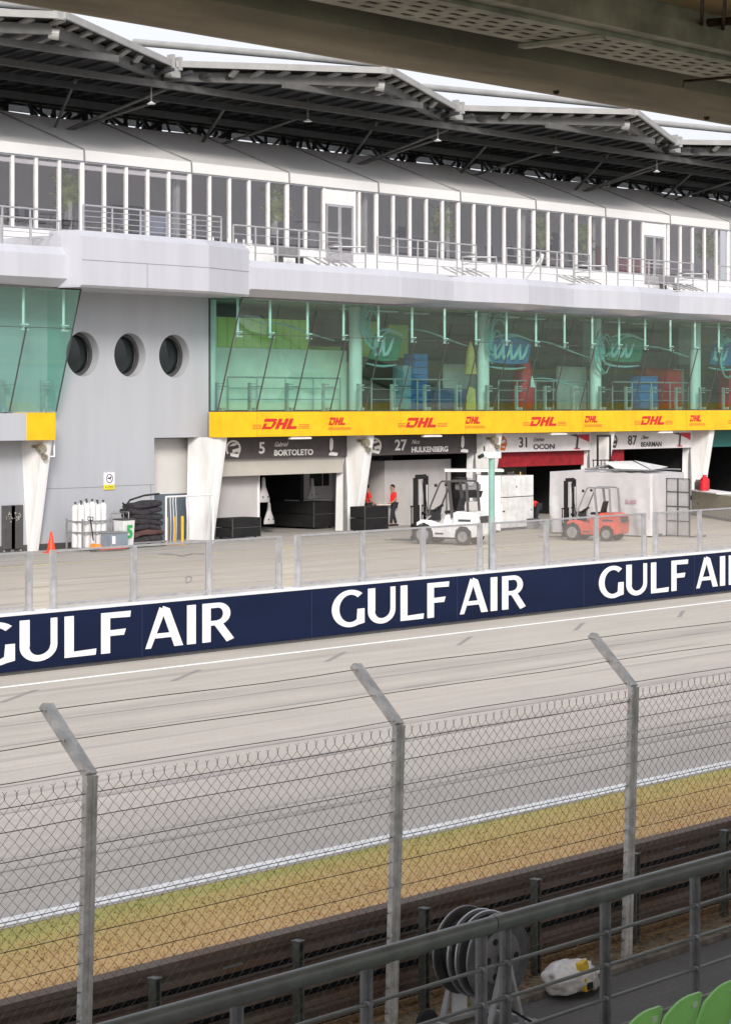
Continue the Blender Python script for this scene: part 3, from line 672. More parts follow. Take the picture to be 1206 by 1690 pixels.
for i in range(len(xt)-1):
    a = xt[i]; p5 = TB/5
    fr = MB()
    fr.box(a, a+TB, YT-.05, YT+.05, ZTE-.06, ZTE+.0)
    fr.box(a, a+TB, YT-.04, YT+.04, ZTB-.05, ZTB+.02)
    part(fr, 'eave_beam', 'alu', mq)
    part(MB().box(a+.01, a+TB-.01, YT-.02, YT+.04, 10.5, ZTB-.05), 'skirt_panel', 'white', mq)
    big = {4: (1.2, 2), 8: (2.9, 2)}
    dk_ = {5: 2, 9: 3}.get(i)
    for k in range(5):
        x = a+k*p5
        if dk_ is not None and k == dk_+1:
            xq = a+(dk_+1.72)*p5; part(MB().box(xq-.055, xq+.055, YT-.07, YT+.07, ZTB-.04, ZTE-.06), 'mullion', 'white', mq)
            if k < 4 or True: part(MB().box(xq+.055, a+(dk_+2)*p5-.055, YT-.01, YT+.01, ZTB, ZTE-.06), 'window_pane', 'glassgrey', mq)
            continue
        m_ = MB(); wd = .16 if k == 0 else .11; m_.box(x-wd/2, x+wd/2, YT-.07, YT+.07, ZTB-.9 if k == 0 else ZTB-.04, ZTE-.06); part(m_, 'mullion', 'white', mq)
        isdoor = (i == 5 and k in (2,)) or (i == 9 and k in (3,))
        if isdoor:
            part(MB().box(x+.06, x+1.72*p5-.06, YT-.03, YT+.03, 13.35, ZTE-.07), 'door_head_panel', 'white', mq)
            d = MB(); x0, x1 = x+.12, x+1.72*p5-.12; z0, z1 = 11.0, 13.33; xm = (x0+x1)/2
            for q0, q1 in ((x0, xm-.01), (xm+.01, x1)):
                d.box(q0, q0+.07, YT-.08, YT-.03, z0, z1); d.box(q1-.07, q1, YT-.08, YT-.03, z0, z1); d.box(q0+.07, q1-.07, YT-.08, YT-.03, z1-.08, z1); d.box(q0+.07, q1-.07, YT-.08, YT-.03, z0, z0+.1); d.box(q0+.07, q1-.07, YT-.08, YT-.03, z0+.95, z0+1.02)
            d = part(d, 'door', 'alu', mq); part(MB().box(x0+.07, x1-.07, YT-.05, YT-.045, z0+.1, z1-.08), 'pane', 'glassgrey', d)
        else:
            gl = part(MB().box(x+.055, x+p5-.055, YT-.01, YT+.01, ZTB, ZTE-.06), 'window_pane', 'glassgrey', mq)
        if i < 4 and not isdoor:
            part(MB().box(x+.06, x+p5-.06, YT+.02, YT+.04, ZTE-.30, ZTE-.14), 'blind_strip', 'white', mq)
part(MB().box(xt[0], xt[-1], 71.5, 71.6, 11.4, 15.3), 'back_lining', 'tent_in', mq)
part(MB().box(xt[0], xt[-1], YT+.05, 71.5, 11.30, 11.38), 'marquee_floor', mat('marquee_carpet', (.38,.37,.37), .9), mq)
for i in range(1, len(xt), 1):
    part(MB().box(xt[i]-.32, xt[i]-.14, YT+.35, YT+.55, 11.38, ZTE+.1), 'inner_leg', mat('liner_leg', (.42,.44,.43), .6), mq)

# palms in pots inside the marquee
def make_palm():
    t = thing('potted_palm', '', 'plant', (0,0,0), 0, 'potted palms inside the marquee')
    MB().lathe([(.16,0),(.22,.02),(.26,.38),(.23,.40),(.22,.34)], n=16).build('pot', 'black', t, local=True)
    MB().path([(0,0,.35),(.03,.01,.8),(-.02,0,1.3)], [.05,.045,.035], 7).build('trunk', 'palmtrunk', t, local=True)
    mb = MB(); rn = random.Random(4)
    for k in range(34):
        a = k*2.4+rn.random()*.4; L = .55+.35*rn.random(); up = .45+.6*rn.random(); zb0 = .65+.75*rn.random(); pts = []
        for j in range(7):
            q_ = j/6; r = L*q_*.9; z = zb0+up*q_*1.3-1.0*q_*q_*(.4+.5*rn.random()*.3); pts.append(Vector((r*math.cos(a), r*math.sin(a), z)))
        mb.path(pts, [.012-.0015*j for j in range(7)], 4)
        for j in range(1, 7):
            for s in (-1, 1):
                d = (pts[j]-pts[j-1]).normalized(); sd = Vector((-math.sin(a), math.cos(a), 0))*s
                l = .36*math.sin(math.pi*min(1, j/7+.15)); e = pts[j]+sd*l+d*l*.7-Vector((0,0,.06)); m_ = pts[j]
                mb.add([m_-d*.05, m_+d*.05, e], [(0,1,2)])
                m2 = (pts[j]+pts[j-1])/2; e = m2+sd*l+d*l*.7-Vector((0,0,.08)); mb.add([m2-d*.05, m2+d*.05, e], [(0,1,2)])
    mb.build('fronds', 'palmleaf', t, local=True); return t
palm = make_palm()
pl = [(112, 'potted palm with yellowish fronds at the left end of the marquee windows'), (457, 'tall potted palm left of the first marquee doorway'), (728, 'potted palm behind the marquee glass in the middle of the photo'), (893, 'bushy potted palm behind the marquee glass above the third driver sign'), (962, 'slim potted palm between two marquee seats'), (1163, 'dark green potted palm right of the second marquee doorway')]
for i, (px, lab) in enumerate(pl):
    sc2 = (1.2, 1.4, 1.3, 1.25, 1.25, 1.35)[i]
    if i == 0: palm['label'] = lab; palm.location = (XA(px, 64.42), 64.42, 11.38); palm.scale = (sc2, sc2*.25, sc2)
    else: c = copy_tree(palm, (XA(px, 64.42), 64.42, 11.38), 0, lab); c.scale = (sc2*(1 if i % 2 else -1), sc2*.25, sc2)
# lounge chairs and tables inside the marquee
def make_lchair():
    t = thing('lounge_chair', '', 'chair', (0,0,0), 0, 'chairs inside the marquee')
    MB().box(-.28,.28,-.26,.26,.36,.46).build('seat', 'black', t, local=True, bevel=.03)
    MB().hexa([(-.28,.20,.46),(.28,.20,.46),(.28,.27,.46),(-.28,.27,.46),(-.26,.30,.98),(.26,.30,.98),(.26,.36,.98),(-.26,.36,.98)]).build('backrest', 'black', t, local=True, bevel=.02)
    for sx in (-1, 1):
        for sy in (-1, 1): MB().tube((sx*.24, sy*.22, .36), (sx*.27, sy*.25, 0), .018, 6).build('leg', 'graym', t, local=True)
    return t
lch = make_lchair()
def make_ltable():
    t = thing('side_table', '', 'table', (0,0,0), 0, 'tables inside the marquee')
    MB().lathe([(.42,.70),(.42,.74)], n=20).build('tabletop', 'dgray', t, local=True); MB().lathe([(.03,.03),(.03,.70)], n=8).build('leg', 'graym', t, local=True); MB().lathe([(.22,0),(.22,.03)], n=16).build('foot', 'graym', t, local=True)
    return t
ltb = make_ltable()
cl = [(30, 'left of the palm at the left end of the marquee'), (60, 'second from the left end of the marquee'), (215, 'behind the tower railing, left of the blue-white counter'), (300, 'behind the right part of the tower railing'), (690, 'left of the mid-marquee palm'), (815, 'right of the mid-marquee palm'), (845, 'with its back to the fourth marquee bay seam'), (870, 'right beside a marquee bay seam'), (950, 'beside the slim palm'), (1075, 'left of the second marquee doorway')]
for i, (px, lab) in enumerate(cl):
    lab = 'black lounge chair '+lab; y = 65.0+.5*(i % 2)
    if i == 0: lch['label'] = lab; lch.location = (XA(px, y), y, 11.38)
    else: copy_tree(lch, (XA(px, y), y, 11.38), (0, 1.6, 3.1, .4, 2.2)[i % 5], lab)
tl = [(85, 'dark round table left of the first marquee palm'), (350, 'dark round table right of the tower railing'), (495, 'dark round table left of the first marquee doorway'), (915, 'dark round table right of the fifth bay seam')]
for i, (px, lab) in enumerate(tl):
    if i == 0: ltb['label'] = lab; ltb.location = (XA(px, 65), 65, 11.38)
    else: copy_tree(ltb, (XA(px, 65), 65, 11.38), 0, lab)
def counter(px, w_, m, lab, h=1.05, top=None, y=65.6):
    t = thing('counter', lab, 'counter', (XA(px, y), y, 11.38)); MB().box(-w_/2, w_/2, -.3, .3, 0, h).build('body', m, t, local=True, bevel=.01); MB().box(-w_/2-.04, w_/2+.04, -.34, .34, h+.002, h+.05).build('worktop', top or 'dgray', t, local=True); return t
counter(245, 2.4, mat('pale_blue_front', (.30,.34,.45), .6), 'pale blue fronted counter inside the marquee behind the tower railing')
counter(507, .8, 'graym', 'grey counter left of the first marquee doorway', 1.3)
counter(1045, 2.2, mat('rose_front', (.35,.12,.14), .6), 'red fronted counter left of the second marquee doorway', .95)
counter(985, .9, mat('brown_red_front', (.14,.03,.03), .6), 'dark red tall seat box beside the sixth bay seam', 1.3)
def screen(px, w_, h_, z, lab, y=70.9):
    t = thing('wall_screen', lab, 'screen', (XA(px, y), y, z), 0, 'screens on the marquee lining'); MB().box(-w_/2, w_/2, -.04, .04, 0, h_).build('panel', 'black', t, local=True, bevel=.01); MB().box(-.1, .1, .04, .6, h_*.4, h_*.6).build('bracket', 'dgray', t, local=True)
screen(212, 1.7, .35, 13.0, 'wide dark screen on the lining behind the tower railing'); screen(905, 1.6, 1.0, 12.9, 'large dark screen on the lining above the fourth driver sign'); screen(663, .5, .5, 13.0, 'small dark screen right of the first marquee doorway'); screen(884, .4, .9, 12.6, 'narrow upright dark screen left of the large one')

# ---------------------------------------------------------------- terrace railings
def railing(pts, z0, h, lab, rails=4, name='terrace_railing', rt=.035, group='railings along the roof terrace', step=1.3):
    t = thing(name, lab, 'railing', (pts[0][0], pts[0][1], z0), 0, group)
    mb = MB()
    for a, b in zip(pts[:-1], pts[1:]): mb.tube((*a, z0+h), (*b, z0+h), rt)
    part(mb, 'handrail', 'silver', t)
    for r_ in range(1, rails):
        mb = MB()
        for a, b in zip(pts[:-1], pts[1:]): mb.tube((*a, z0+h*r_/rails), (*b, z0+h*r_/rails), .016, 6)
        part(mb, 'midrail', 'silver', t)
    for a, b in zip(pts[:-1], pts[1:]):
        A, B = Vector((*a, 0)), Vector((*b, 0)); n = max(1, round((B-A).length/step))
        for k in range(n+(1 if b == pts[-1] else 0)):
            p = A.lerp(B, k/n); part(MB().box(p.x-.03, p.x+.03, p.y-.02, p.y+.02, z0, z0+h-.02), 'post', 'silver', t)
    return t
ZR = 10.5
for k, (a, b, lab) in enumerate([(385, 562, 'grey terrace railing between the tower and the first marquee doorway'), (622, 785, 'grey terrace railing above the HULKENBERG sign bay'), (835, 972, 'grey terrace railing above the OCON sign bay'), (1019, 1143, 'grey terrace railing above the BEARMAN sign bay'), (1185, 1290, 'grey terrace railing at the right edge of the photo')]):
    xa_, xb_ = XA(a, 60.95), XA(b, 60.95)
    railing([(xa_, 60.95), (xb_, 60.95)], ZR, 1.32, lab, 4)
    railing([(xb_+.15, 61.05), (xb_+1.2, 62.6), (xb_+2.3, 61.6)] if b < 1200 else [(xb_+.15, 61.1), (xb_+1.2, 62.6)], ZR, .95, ['low return railing right of the first long terrace railing', 'low return railing right of the second long terrace railing', 'low return railing right of the third long terrace railing', 'low return railing right of the fourth long terrace railing', 'low return railing beyond the right end of the terrace'][k], 3)
    # raking floor struts behind the parapet
    if k < 4:
        st = MB(); 
        for q_ in range(5): st.bar((xb_-1.2+q_*.55, 61.0, 10.55), (xb_-.2+q_*.55, 62.6, 10.95), .06, .05)
        tag(st.build('railing_struts', 'silver'), ['row of raking metal struts right of the tower parapet', 'row of raking metal struts below the mid-marquee palm', 'row of raking metal struts above the third driver sign', 'row of raking metal struts left of the second marquee doorway'][k], 'struts', 'raking struts on the terrace')
railing([(XA(138, 61.2), 61.2), (XA(365, 61.2), 61.2)], 10.95, 1.15, 'grey five-bar railing on top of the tower parapet', 6, step=1.4)
railing([(XC[0]-5, 61.5), (XA(95, 61.5), 61.5)], 10.5, 1.35, 'grey terrace railing at the left edge of the photo', 4)
railing([(XC[0]-5, 60.9), (XA(100, 60.9), 60.9)], 10.5, .95, 'low front railing at the left edge of the terrace', 2)
st = MB()
for q_ in range(6): st.bar((XA(350, 60.8)+q_*.42, 60.75, 10.75), (XA(350, 60.8)+.9+q_*.42, 61.6, 11.35), .07, .05)
tag(st.build('railing_struts', 'white'), 'bundle of white slanted bars beside the right end of the tower parapet', 'struts', 'raking struts on the terrace')
def bench(px, lab):
    y = 63.0; t = thing('terrace_bench', lab, 'bench', (XA(px, y), y, 10.5), 0, 'benches on the terrace')
    MB().box(-.7,.7,-.2,.2,.45,.50).build('seat', 'graym', t, local=True)
    MB().box(-.7,.7,.18,.22,.55,.85).build('backrest', 'graym', t, local=True)
    for s in (-1, 1): MB().box(s*.6-.03, s*.6+.03, -.18, .2, 0, .45).build('leg', 'dgray', t, local=True)
bench(478, 'grey bench on the terrace below the tall palm'); bench(1105, 'grey bench in front of the second marquee doorway')
sp = thing('folded_tripod', 'white folded stand leaning by the terrace railing below the fourth palm', 'stand', (XA(880, 61.6), 61.6, 10.5))
MB().bar((-.7,0,.05), (.7,.1,1.1), .06).build('leg', 'white', sp, local=True); MB().bar((-.5,.1,.05), (.75,.15,1.0), .05).build('leg', 'silver', sp, local=True); MB().bar((.55,.1,.75), (.8,.1,1.25), .12).build('head', 'white', sp, local=True)

# ---------------------------------------------------------------- roof canopy over the terrace
YK = 62.6; MOD = 17.24; ZK = 17.42; PRO = 3.5
XK0 = XA(285, YK)
can = thing('roof_canopy', 'dark steel roof canopy with zigzag grey front edge above the white marquee', 'canopy', (XK0, YK, ZK))
def edge(u):      # front edge plan y for module coordinate u in 0..1
    return YK-PRO*(1-abs(u-.5)*2)
def zed(u): return ZK+.36*(1-abs(u-.5)*2)
rdg = random.Random(12); ZSH = .42; YBK = 72.6
for m_i in range(-2, 4):
    x0 = XK0+m_i*MOD
    A = Vector((x0, YK, ZK)); B = Vector((x0+MOD/2, YK-PRO, ZK+.36)); D = Vector((x0+MOD, YK, ZK))
    # double edge beams: upper fascia plus lower box beam set back
    for P, Q in ((A, B), (B, D)):
        e = MB(); o_ = Vector((0, .0, .40)); e.bar(P+o_+(Q-P).normalized()*.12, Q+o_, .10, .24); part(e, 'edge_fascia', 'fascia', can)
        dn = Vector((0, .75, 0)); e = MB(); e.bar(P+dn+(Q-P).normalized()*.15, Q+dn, .26, .36); part(e, 'edge_beam', 'roofsteel', can)
    # roof sheet
    nx = 12; mb = MB(); r0 = []; r1 = []
    for k in range(nx+1):
        u = k/nx; r0.append(Vector((x0+MOD*u, edge(u)+.05, zed(u)+.36))); r1.append(Vector((x0+MOD*u, YBK, ZK+.30)))
    rm = [Vector((v.x, YK+4.6, ZK-.32)) for v in r0]; up_ = Vector((0,0,.08))
    mb.strip(r0, rm); mb.strip(rm, r1); r0u = [v+up_ for v in r0]; r1u = [v+up_ for v in r1]; rmu = [v+up_ for v in rm]; mb.strip(r0u, rmu); mb.strip(rmu, r1u); mb.strip(r0, r0u); mb.strip(r1, r1u)
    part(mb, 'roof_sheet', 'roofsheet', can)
    # battens running back from the edge (short near the prow, long further in)
    nb = 17; ft = MB(); bk = MB()
    for k in range(nb):
        u = (k+.5)/nb; ys = edge(u)+.15; z = zed(u)+.16
        zz = z+.10; ft.bar((x0+MOD*u, ys, zz), (x0+MOD*u, YK-.6+.0*u, ZK+.14), .26, .10) if ys < YK-.7 else None
        bk.bar((x0+MOD*u, YK-.5, ZK+.1), (x0+MOD*u, YK+4.6, ZK-.42), .18, .12); bk.bar((x0+MOD*u, YK+4.7, ZK-.42), (x0+MOD*u, YBK, ZK+.18), .18, .12)
    part(ft, 'front_battens', mat('batten_grey', (.24,.24,.235), .6), can)['kind'] = 'stuff'; part(bk, 'rear_battens', 'roofshaded', can)['kind'] = 'stuff'
    # longitudinal purlins
    for j, (yy, mm) in enumerate(((YK-PRO+1.9, 'roofsteel'), (YK+.4, mat('roof_steel_part_shaded', (.085,.085,.085), .7)), (YK+1.9, 'roofshaded'), (YK+3.8, 'roofshaded'), (YK+6.5, 'roofshaded'), (YK+9.5, 'roofshaded'), (YK+13, 'roofshaded'))):  # purlin colours step darker rearward, shade put into the material
        half = MOD/2 if yy > YK else MOD/2*(yy-(YK-PRO))/PRO*.9
        e = MB(); zc = (ZK+.42-.15*(yy-YK+PRO)-.20) if yy < YK+4.6 else ZK-.62+.09*(yy-YK-4.6); e.bar((x0+MOD/2-half, yy, zc), (x0+MOD/2+half, yy, zc), .20, .24); part(e, 'purlin', mm, can)
    # raking struts from the main node
    nd = Vector((x0+MOD*.02-1.4, YK+5.5, ZK-2.0))
    for tgt in ((x0-3.4, YK+1.6, ZK-.4), (x0+.6, YK+.9, ZK-.4), (x0+1.8, YK+1.9, ZK-.5)):
        part(MB().tube(nd, tgt, .06, 8), 'strut', 'roofsteel', can)
    nd2 = Vector((x0+MOD*.5-1.0, YK+6.2, ZK-1.9))
    for tgt in ((x0+MOD*.5-3.2, YK+2.4, ZK-.5), (x0+MOD*.5+1.2, YK+2.2, ZK-.5)):
        part(MB().tube(nd2, tgt, .06, 8), 'strut', 'roofsteel', can)
    # truss behind: posts and crossed diagonals
    for s in range(4):
        xx = x0+MOD*s/4; pst = MB(); pst.box(xx-.17, xx+.17, 71.9, 72.2, 10.5, ZK+.05); part(pst, 'post', 'roofshaded', can)
        w4 = MOD/4
        d = MB(); d.bar((xx, 71.0, 15.4), (xx+w4, 71.0, ZK-.1), .14); d.bar((xx+w4, 71.2, 15.4), (xx, 71.2, ZK-.1), .12); d.bar((xx+w4*.3, 72.2, 15.2), (xx+w4*.9, 72.2, ZK-.1), .10); d.bar((xx+w4*.8, 71.8, 15.2), (xx+w4*.2, 71.8, ZK-.1), .09)
        d.bar((xx+w4*.5, 71.6, 15.2), (xx+w4*.75, 71.6, 17.0), .12)
        for q_ in range(5): a_ = rdg.random()*w4; d.bar((xx+a_, 70.6+rdg.random(), 15.2), (xx+a_+(rdg.random()-.5)*3.2, 70.6+rdg.random(), ZK-.3), .08+.05*rdg.random())
        part(d, 'diagonal', 'roofshaded', can)
    e = MB(); e.bar((x0, 71.1, ZK-.15), (x0+MOD, 71.1, ZK-.15), .28, .4); e.bar((x0, 71.1, 16.45), (x0+MOD, 71.1, 16.45), .16); part(e, 'truss_chord', 'roofshaded', can)
    # node bracket and ridge tube
    b = MB(); b.cbox((x0-.12, YK-.05, ZK+.45), (.12, .3, .55)); b.cbox((x0+.28, YK-.05, ZK+.42), (.16, .25, .5)); b.cbox((x0+.1, YK+.1, ZK+.1), (.5, .35, .4)); part(b, 'node_bracket', 'fascia', can)
    part(MB().tube((x0+MOD/2-.15, YK-PRO+.2, ZK+1.0), (x0+MOD/2-.3, YK-PRO+14, ZK+3.2), .16, 10), 'ridge_tube', 'fascia', can, smooth=True)
    b = MB(); b.cbox((x0+MOD/2-.15, YK-PRO+.15, ZK+.85), (.3, .3, .5)); b.tube((x0+MOD/2, YK-PRO+.85, ZK+.25), (x0+MOD/2+.25, YK-PRO+.6, ZK+.2), .20, 12); part(b, 'prow_bracket', 'fascia', can)
# hanging lamps on rods
for px, y0, y1, lab in ((250, 140, 172, 'leftmost lamp hanging on a thin rod below the canopy'), (508, 163, 201, 'second hanging lamp from the left, below the middle of a canopy module'), (722, 200, 233, 'third hanging lamp from the left, below a canopy node'), (917, 233, 252, 'fourth hanging lamp from the left below the canopy'), (1083, 260, 284, 'rightmost hanging lamp near the last canopy node')):
    y = YK+.6; X = XA(px, y); z1, z0 = ZK+.0, ZA(px, y1, y); t = thing('hanging_lamp', lab, 'lamp', (X, y, z0), 0, 'lamps hanging from the canopy')
    MB().tube((0,0,.08), (0,0,z1-z0), .035, 6).build('rod', 'roofsteel', t, local=True); MB().lathe([(.15,0),(.17,.02),(.09,.06),(.04,.10)], n=16).build('lamp_shade', 'white', t, local=True)
# strip lights under the fascia
for px, lab in ((495, 'white strip light under the fascia above the BORTOLETO sign'), (712, 'white strip light under the fascia above the HULKENBERG sign'), (920, 'white strip light under the fascia above the OCON sign'), (1096, 'white strip light under the fascia above the BEARMAN sign')):
    X = XA(px, 61.45); t = thing('strip_light', lab, 'light', (X, 61.45, ZB0-.12), 0, 'strip lights under the yellow fascia')
    MB().box(-.6,.6,-.09,.09,.0,.08).build('diffuser', 'letter', t, local=True, bevel=.02); MB().box(-.5,.5,-.05,.05,.08,.12).build('bracket', 'alu', t, local=True)
# ---------------------------------------------------------------- pit wall with banner
YW = 34.1
pw = thing('pit_wall', 'low concrete pit wall clad in navy banner with white GULF AIR lettering', 'wall', (40, YW, 0))
part(MB().box(-60, 260, YW, YW+.35, 0, 1.10), 'wall_body', 'concrete', pw)
part(MB().box(-60, 260, YW-.02, YW+.42, 1.10, 1.145), 'cap', 'white', pw)
ban = part(MB().box(-60, 260, YW-.03, YW-.001, .05, 1.095), 'banner', 'navy', pw)
def gulf(X0, z0, h):
    mb = MB(); k = [0]
    f = lambda u, v, d: (X0+u, YW-.032-d, z0+v*h)
    def st(p): k[0] += 1; mb.prism(p, f, .006+.0006*k[0])
    def arc(cx, cy, rx, ry, tx, ty, a0, a1, n=18):
        for i in range(n):
            t0 = R(a0+(a1-a0)*i/n); t1 = R(a0+(a1-a0)*(i+1)/n)
            p = lambda t, o: (cx+(rx-(tx if o else 0))*math.cos(t), cy+(ry-(ty if o else 0))*math.sin(t))
            mb.prism([p(t0,0), p(t1,0), p(t1,1), p(t0,1)], f, .006)
    # G
    arc(-.60, .5, .63, .515, .25, .135, 50, 180, 14); arc(-.60, .5, .63, .515, .25, .135, 180, 306, 14); st([(-.40,.02),(-.12,.07),(-.12,.47),(-.36,.47)])
    # U
    st([(0,.36),(.25,.36),(.25,1),(0,1)]); st([(.79,.36),(.96,.36),(.96,1),(.79,1)]); arc(.48, .36, .48, .37, .24, .15, 180, 270, 9); arc(.48, .36, .48, .37, .18, .15, 270, 360, 9)
    # L
    st([(1.15,0),(1.39,0),(1.39,1),(1.15,1)]); st([(1.39,0),(1.97,0),(1.99,.15),(1.39,.13)])
    # F
    st([(2.12,0),(2.36,0),(2.36,1),(2.12,1)]); st([(2.36,.86),(2.91,.85),(2.93,1),(2.36,1)]); st([(2.36,.42),(2.74,.42),(2.79,.57),(2.36,.56)])
    # A
    st([(3.34,0),(3.49,0),(3.90,.92),(3.74,1.02)]); st([(4.16,0),(4.41,0),(4.02,.97),(3.84,1.04),(3.80,.93)]); st([(3.62,.24),(4.08,.24),(4.04,.36),(3.66,.36)])
    # I
    st([(4.53,0),(4.78,0),(4.78,1),(4.53,1)])
    # R
    st([(4.98,0),(5.22,0),(5.22,1),(4.98,1)]); st([(5.22,.87),(5.46,.87),(5.46,1),(5.22,1)]); arc(5.44, .71, .38, .29, .22, .13, -90, 90, 14); st([(5.22,.42),(5.46,.42),(5.46,.54),(5.22,.54)]); st([(5.34,.42),(5.58,.46),(5.92,.04),(5.70,-.03)])
    return mb
XGU = XA(31, YW)
for i in range(-1, 4):
    part(gulf(XGU+10.28*i, .20, .80), 'banner_lettering', 'letter', ban)
part(MB().box(-60, 260, YW-.10, YW, .0, .035), 'base_shadow_strip', 'dgray', pw)  # dark strip standing in for the shadow line at the wall foot
for k in range(8): part(MB().box(XGU-1.9+5.14*(k-1), XGU-1.885+5.14*(k-1), YW-.034, YW-.029, .06, 1.09), 'banner_seam', mat('seam_navy', (.02,.03,.08), .6), ban)

# ---------------------------------------------------------------- clear screens on the pit wall
def wall_screen(X0, lab, n=3, pitch=2.17):
    t = thing('wall_screen_frame', lab, 'screen', (X0, YW+.2, 1.145), 0, 'clear screens standing on the pit wall')
    hgt = 1.12
    for k in range(n+1):
        p = MB(); p.box(k*pitch-.07, k*pitch+.07, -.035, .035, 0, hgt-.02); p.box(k*pitch-.02, k*pitch+.02, -.09, -.035, 0, hgt*.5); p.box(k*pitch-.09, k*pitch+.09, -.07, .07, 0, .02); p.build('post', 'alu', t, local=True)
    MB().box(-.07, n*pitch+.07, -.03, .03, hgt-.02, hgt+.02).build('top_rail', 'alu', t, local=True)
    MB().box(.07, n*pitch-.07, -.03, .03, .05, .10).build('bottom_rail', 'alu', t, local=True)
    for k in range(n): MB().box(k*pitch+.07, (k+1)*pitch-.07, -.006, .006, .10, hgt-.02).build('pane', 'clear', t, local=True)
    return t
P0 = XA(88, YW+.2); PP = 7.13
labs = ['clear screen above the left end of the first full GULF AIR, at the left edge', 'clear screen standing above the first full GULF AIR lettering', 'clear screen right of the hose mark, above the second GULF AIR', 'clear screen right of the teal pole, in front of the orange truck', 'clear screen at the right edge of the photo, in front of the low barrier', 'clear screen beyond the right edge of the photo']
ss = [P0-PP, P0, XA(491, YW+.2), XA(813, YW+.2), XA(1080, YW+.2), XA(1080, YW+.2)+PP]
scr = wall_screen(ss[0], labs[0])
for x, l in zip(ss[1:], labs[1:]): copy_tree(scr, (x, YW+.2, 1.145), 0, l)

# teal pole
tp_ = thing('camera_pole', 'teal pole greyed below by painted haze, with a small white camera box standing behind the pit wall', 'pole', (XA(811, 34.75), 34.75, 0))
MB().tube((0,0,0), (0,0,2.4), .085, 14).build('lower_pole', mat('pole_hazed_teal', (.28,.38,.36), .5, var=.08), tp_, local=True, smooth=True)  # lower half coloured greyer, like teal seen through the hazy screen
MB().tube((0,0,2.4), (0,0,3.80), .075, 14).build('upper_pole', 'tealpole', tp_, local=True, smooth=True)
MB().tube((-.2,0,3.86), (-.42,0,3.84), .025, 6).build('side_arm', 'white', tp_, local=True); cb = MB().box(-.20,.26,-.10,.10,3.80,3.95).build('camera_box', 'white', tp_, local=True, bevel=.02); MB().tube((-.36,0,3.88), (-.50,0,3.84), .05, 8).build('lens_hood', 'black', cb, local=True); MB().tube((-.3,0,3.98), (-.3,0,4.1), .02, 6).build('aerial', 'black', cb, local=True)
MB().cbox((0,0,.02), (.35,.35,.04)).build('base_plate', 'graym', tp_, local=True)

# ---------------------------------------------------------------- chain link fence with cranked posts
YF = 12.23
fn = thing('chain_link_fence', 'chain link fence with cranked steel posts and strand wires between grandstand and track', 'fence', (15, YF, 0))
FP0 = XA(150, YF); FD = XA(658, YF)-FP0
ZKN = 2.50; LEAN = -.07     # posts lean a little towards the stand
def fy(z): return YF+.065-.065*z/ZKN
posts = [FP0+FD*i for i in range(-1, 6)]
for x in posts:
    ln = .045
    def sec(z, y, x=x): return (x+ln*z/ZKN, y, z)
    x -= .03; base, kn, tip = Vector((x-.02, fy(0), 0)), Vector((x+.0, fy(ZKN), ZKN)), Vector((x-.0, fy(ZKN)+.46, ZKN+.455))
    pb = MB()
    # angle section: web and flange
    pb.bar(base, kn, .055, .05, up=(0,1,0)); pb.bar(base+Vector((.045,.0,0)), kn+Vector((.045,.0,0)), .035, .085, up=(0,1,0))
    pb.bar(kn, tip, .055, .05, up=(1,0,0)); pb.bar(kn+Vector((.045,0,0)), tip+Vector((.045,0,0)), .035, .085, up=(1,0,0))
    bo = pb
    for z in [ZKN-.06-.205*k for k in range(12)]:
        if z > .1: p = base.lerp(kn, z/ZKN); bo.cbox((p.x-.028, p.y-.03, z), (.012, .02, .02))
    for q_ in (.08, .5, .93): p = kn.lerp(tip, q_); bo.cbox((p.x-.03, p.y-.02, p.z), (.012, .02, .02))
    part(pb, 'fence_post', 'galv', fn, bevel=.003)
def wire(fz, fyy, r=.0028):
    mb = MB(); rnw = random.Random(int(fz*1000))
    for a, b in zip(posts[:-1], posts[1:]):
        pts = [];
        for k in range(7):
            u = k/6; pts.append((a+(b-a)*u, fyy, fz-.012*math.sin(math.pi*u)-.006*math.sin(2*math.pi*u+fz)))
        mb.path(pts, r, 5, False)
    return mb
for q_ in (.08, .5, .93):
    part(wire(ZKN+.455*q_, fy(ZKN)+.46*q_, .0034), 'strand_wire', 'wire', fn)
part(wire(ZKN-.02, fy(ZKN)-.005, .0034), 'strand_wire', 'wire', fn) if False else None
for k in range(1, 12):
    z = ZKN-.10-.205*k+.02
    if z > .05: part(wire(z, fy(z)-.012, .0034), 'strand_wire', 'wire', fn)
part(wire(ZKN-.12, fy(ZKN-.12)-.012, .0034), 'strand_wire', 'wire', fn)
# woven mesh
def weave(a, b, seed):
    mb = MB(); P = .056; n = int(round((b-a)/P)); P = (b-a)/n; hz = .10; z1 = ZKN-.075; rows = int(z1/(hz/2))-1; r = .0022
    rn = random.Random(seed)
    for i in range(n):
        # each picket zigzags between its two neighbours
        pts = []
        for k in range(rows+1):
            z = z1-k*hz/2; off = P if (k+i) % 2 else 0
            pts.append((a+i*P+off+.012*math.sin(z*3+seed), fy(z)+(.004 if k % 2 else -.004), z+.006*math.sin((a+i*P)*2.3)))
        mb.path(pts, r, 3, False)
        # knuckled tips standing above the mesh
        t0 = Vector(pts[0]); sg = 1 if i % 2 == 0 else -1; mb.path([t0, t0+Vector((-.006*sg, 0, .028)), t0+Vector((.020*sg, 0, .05+.012*rn.random()))], r, 3, False)
    return mb
for i, (a, b) in enumerate(zip(posts[:-1], posts[1:])):
    if a > 24: continue
    part(weave(a+.05, b-.03, i), 'chain_link_mesh', 'wire', fn)

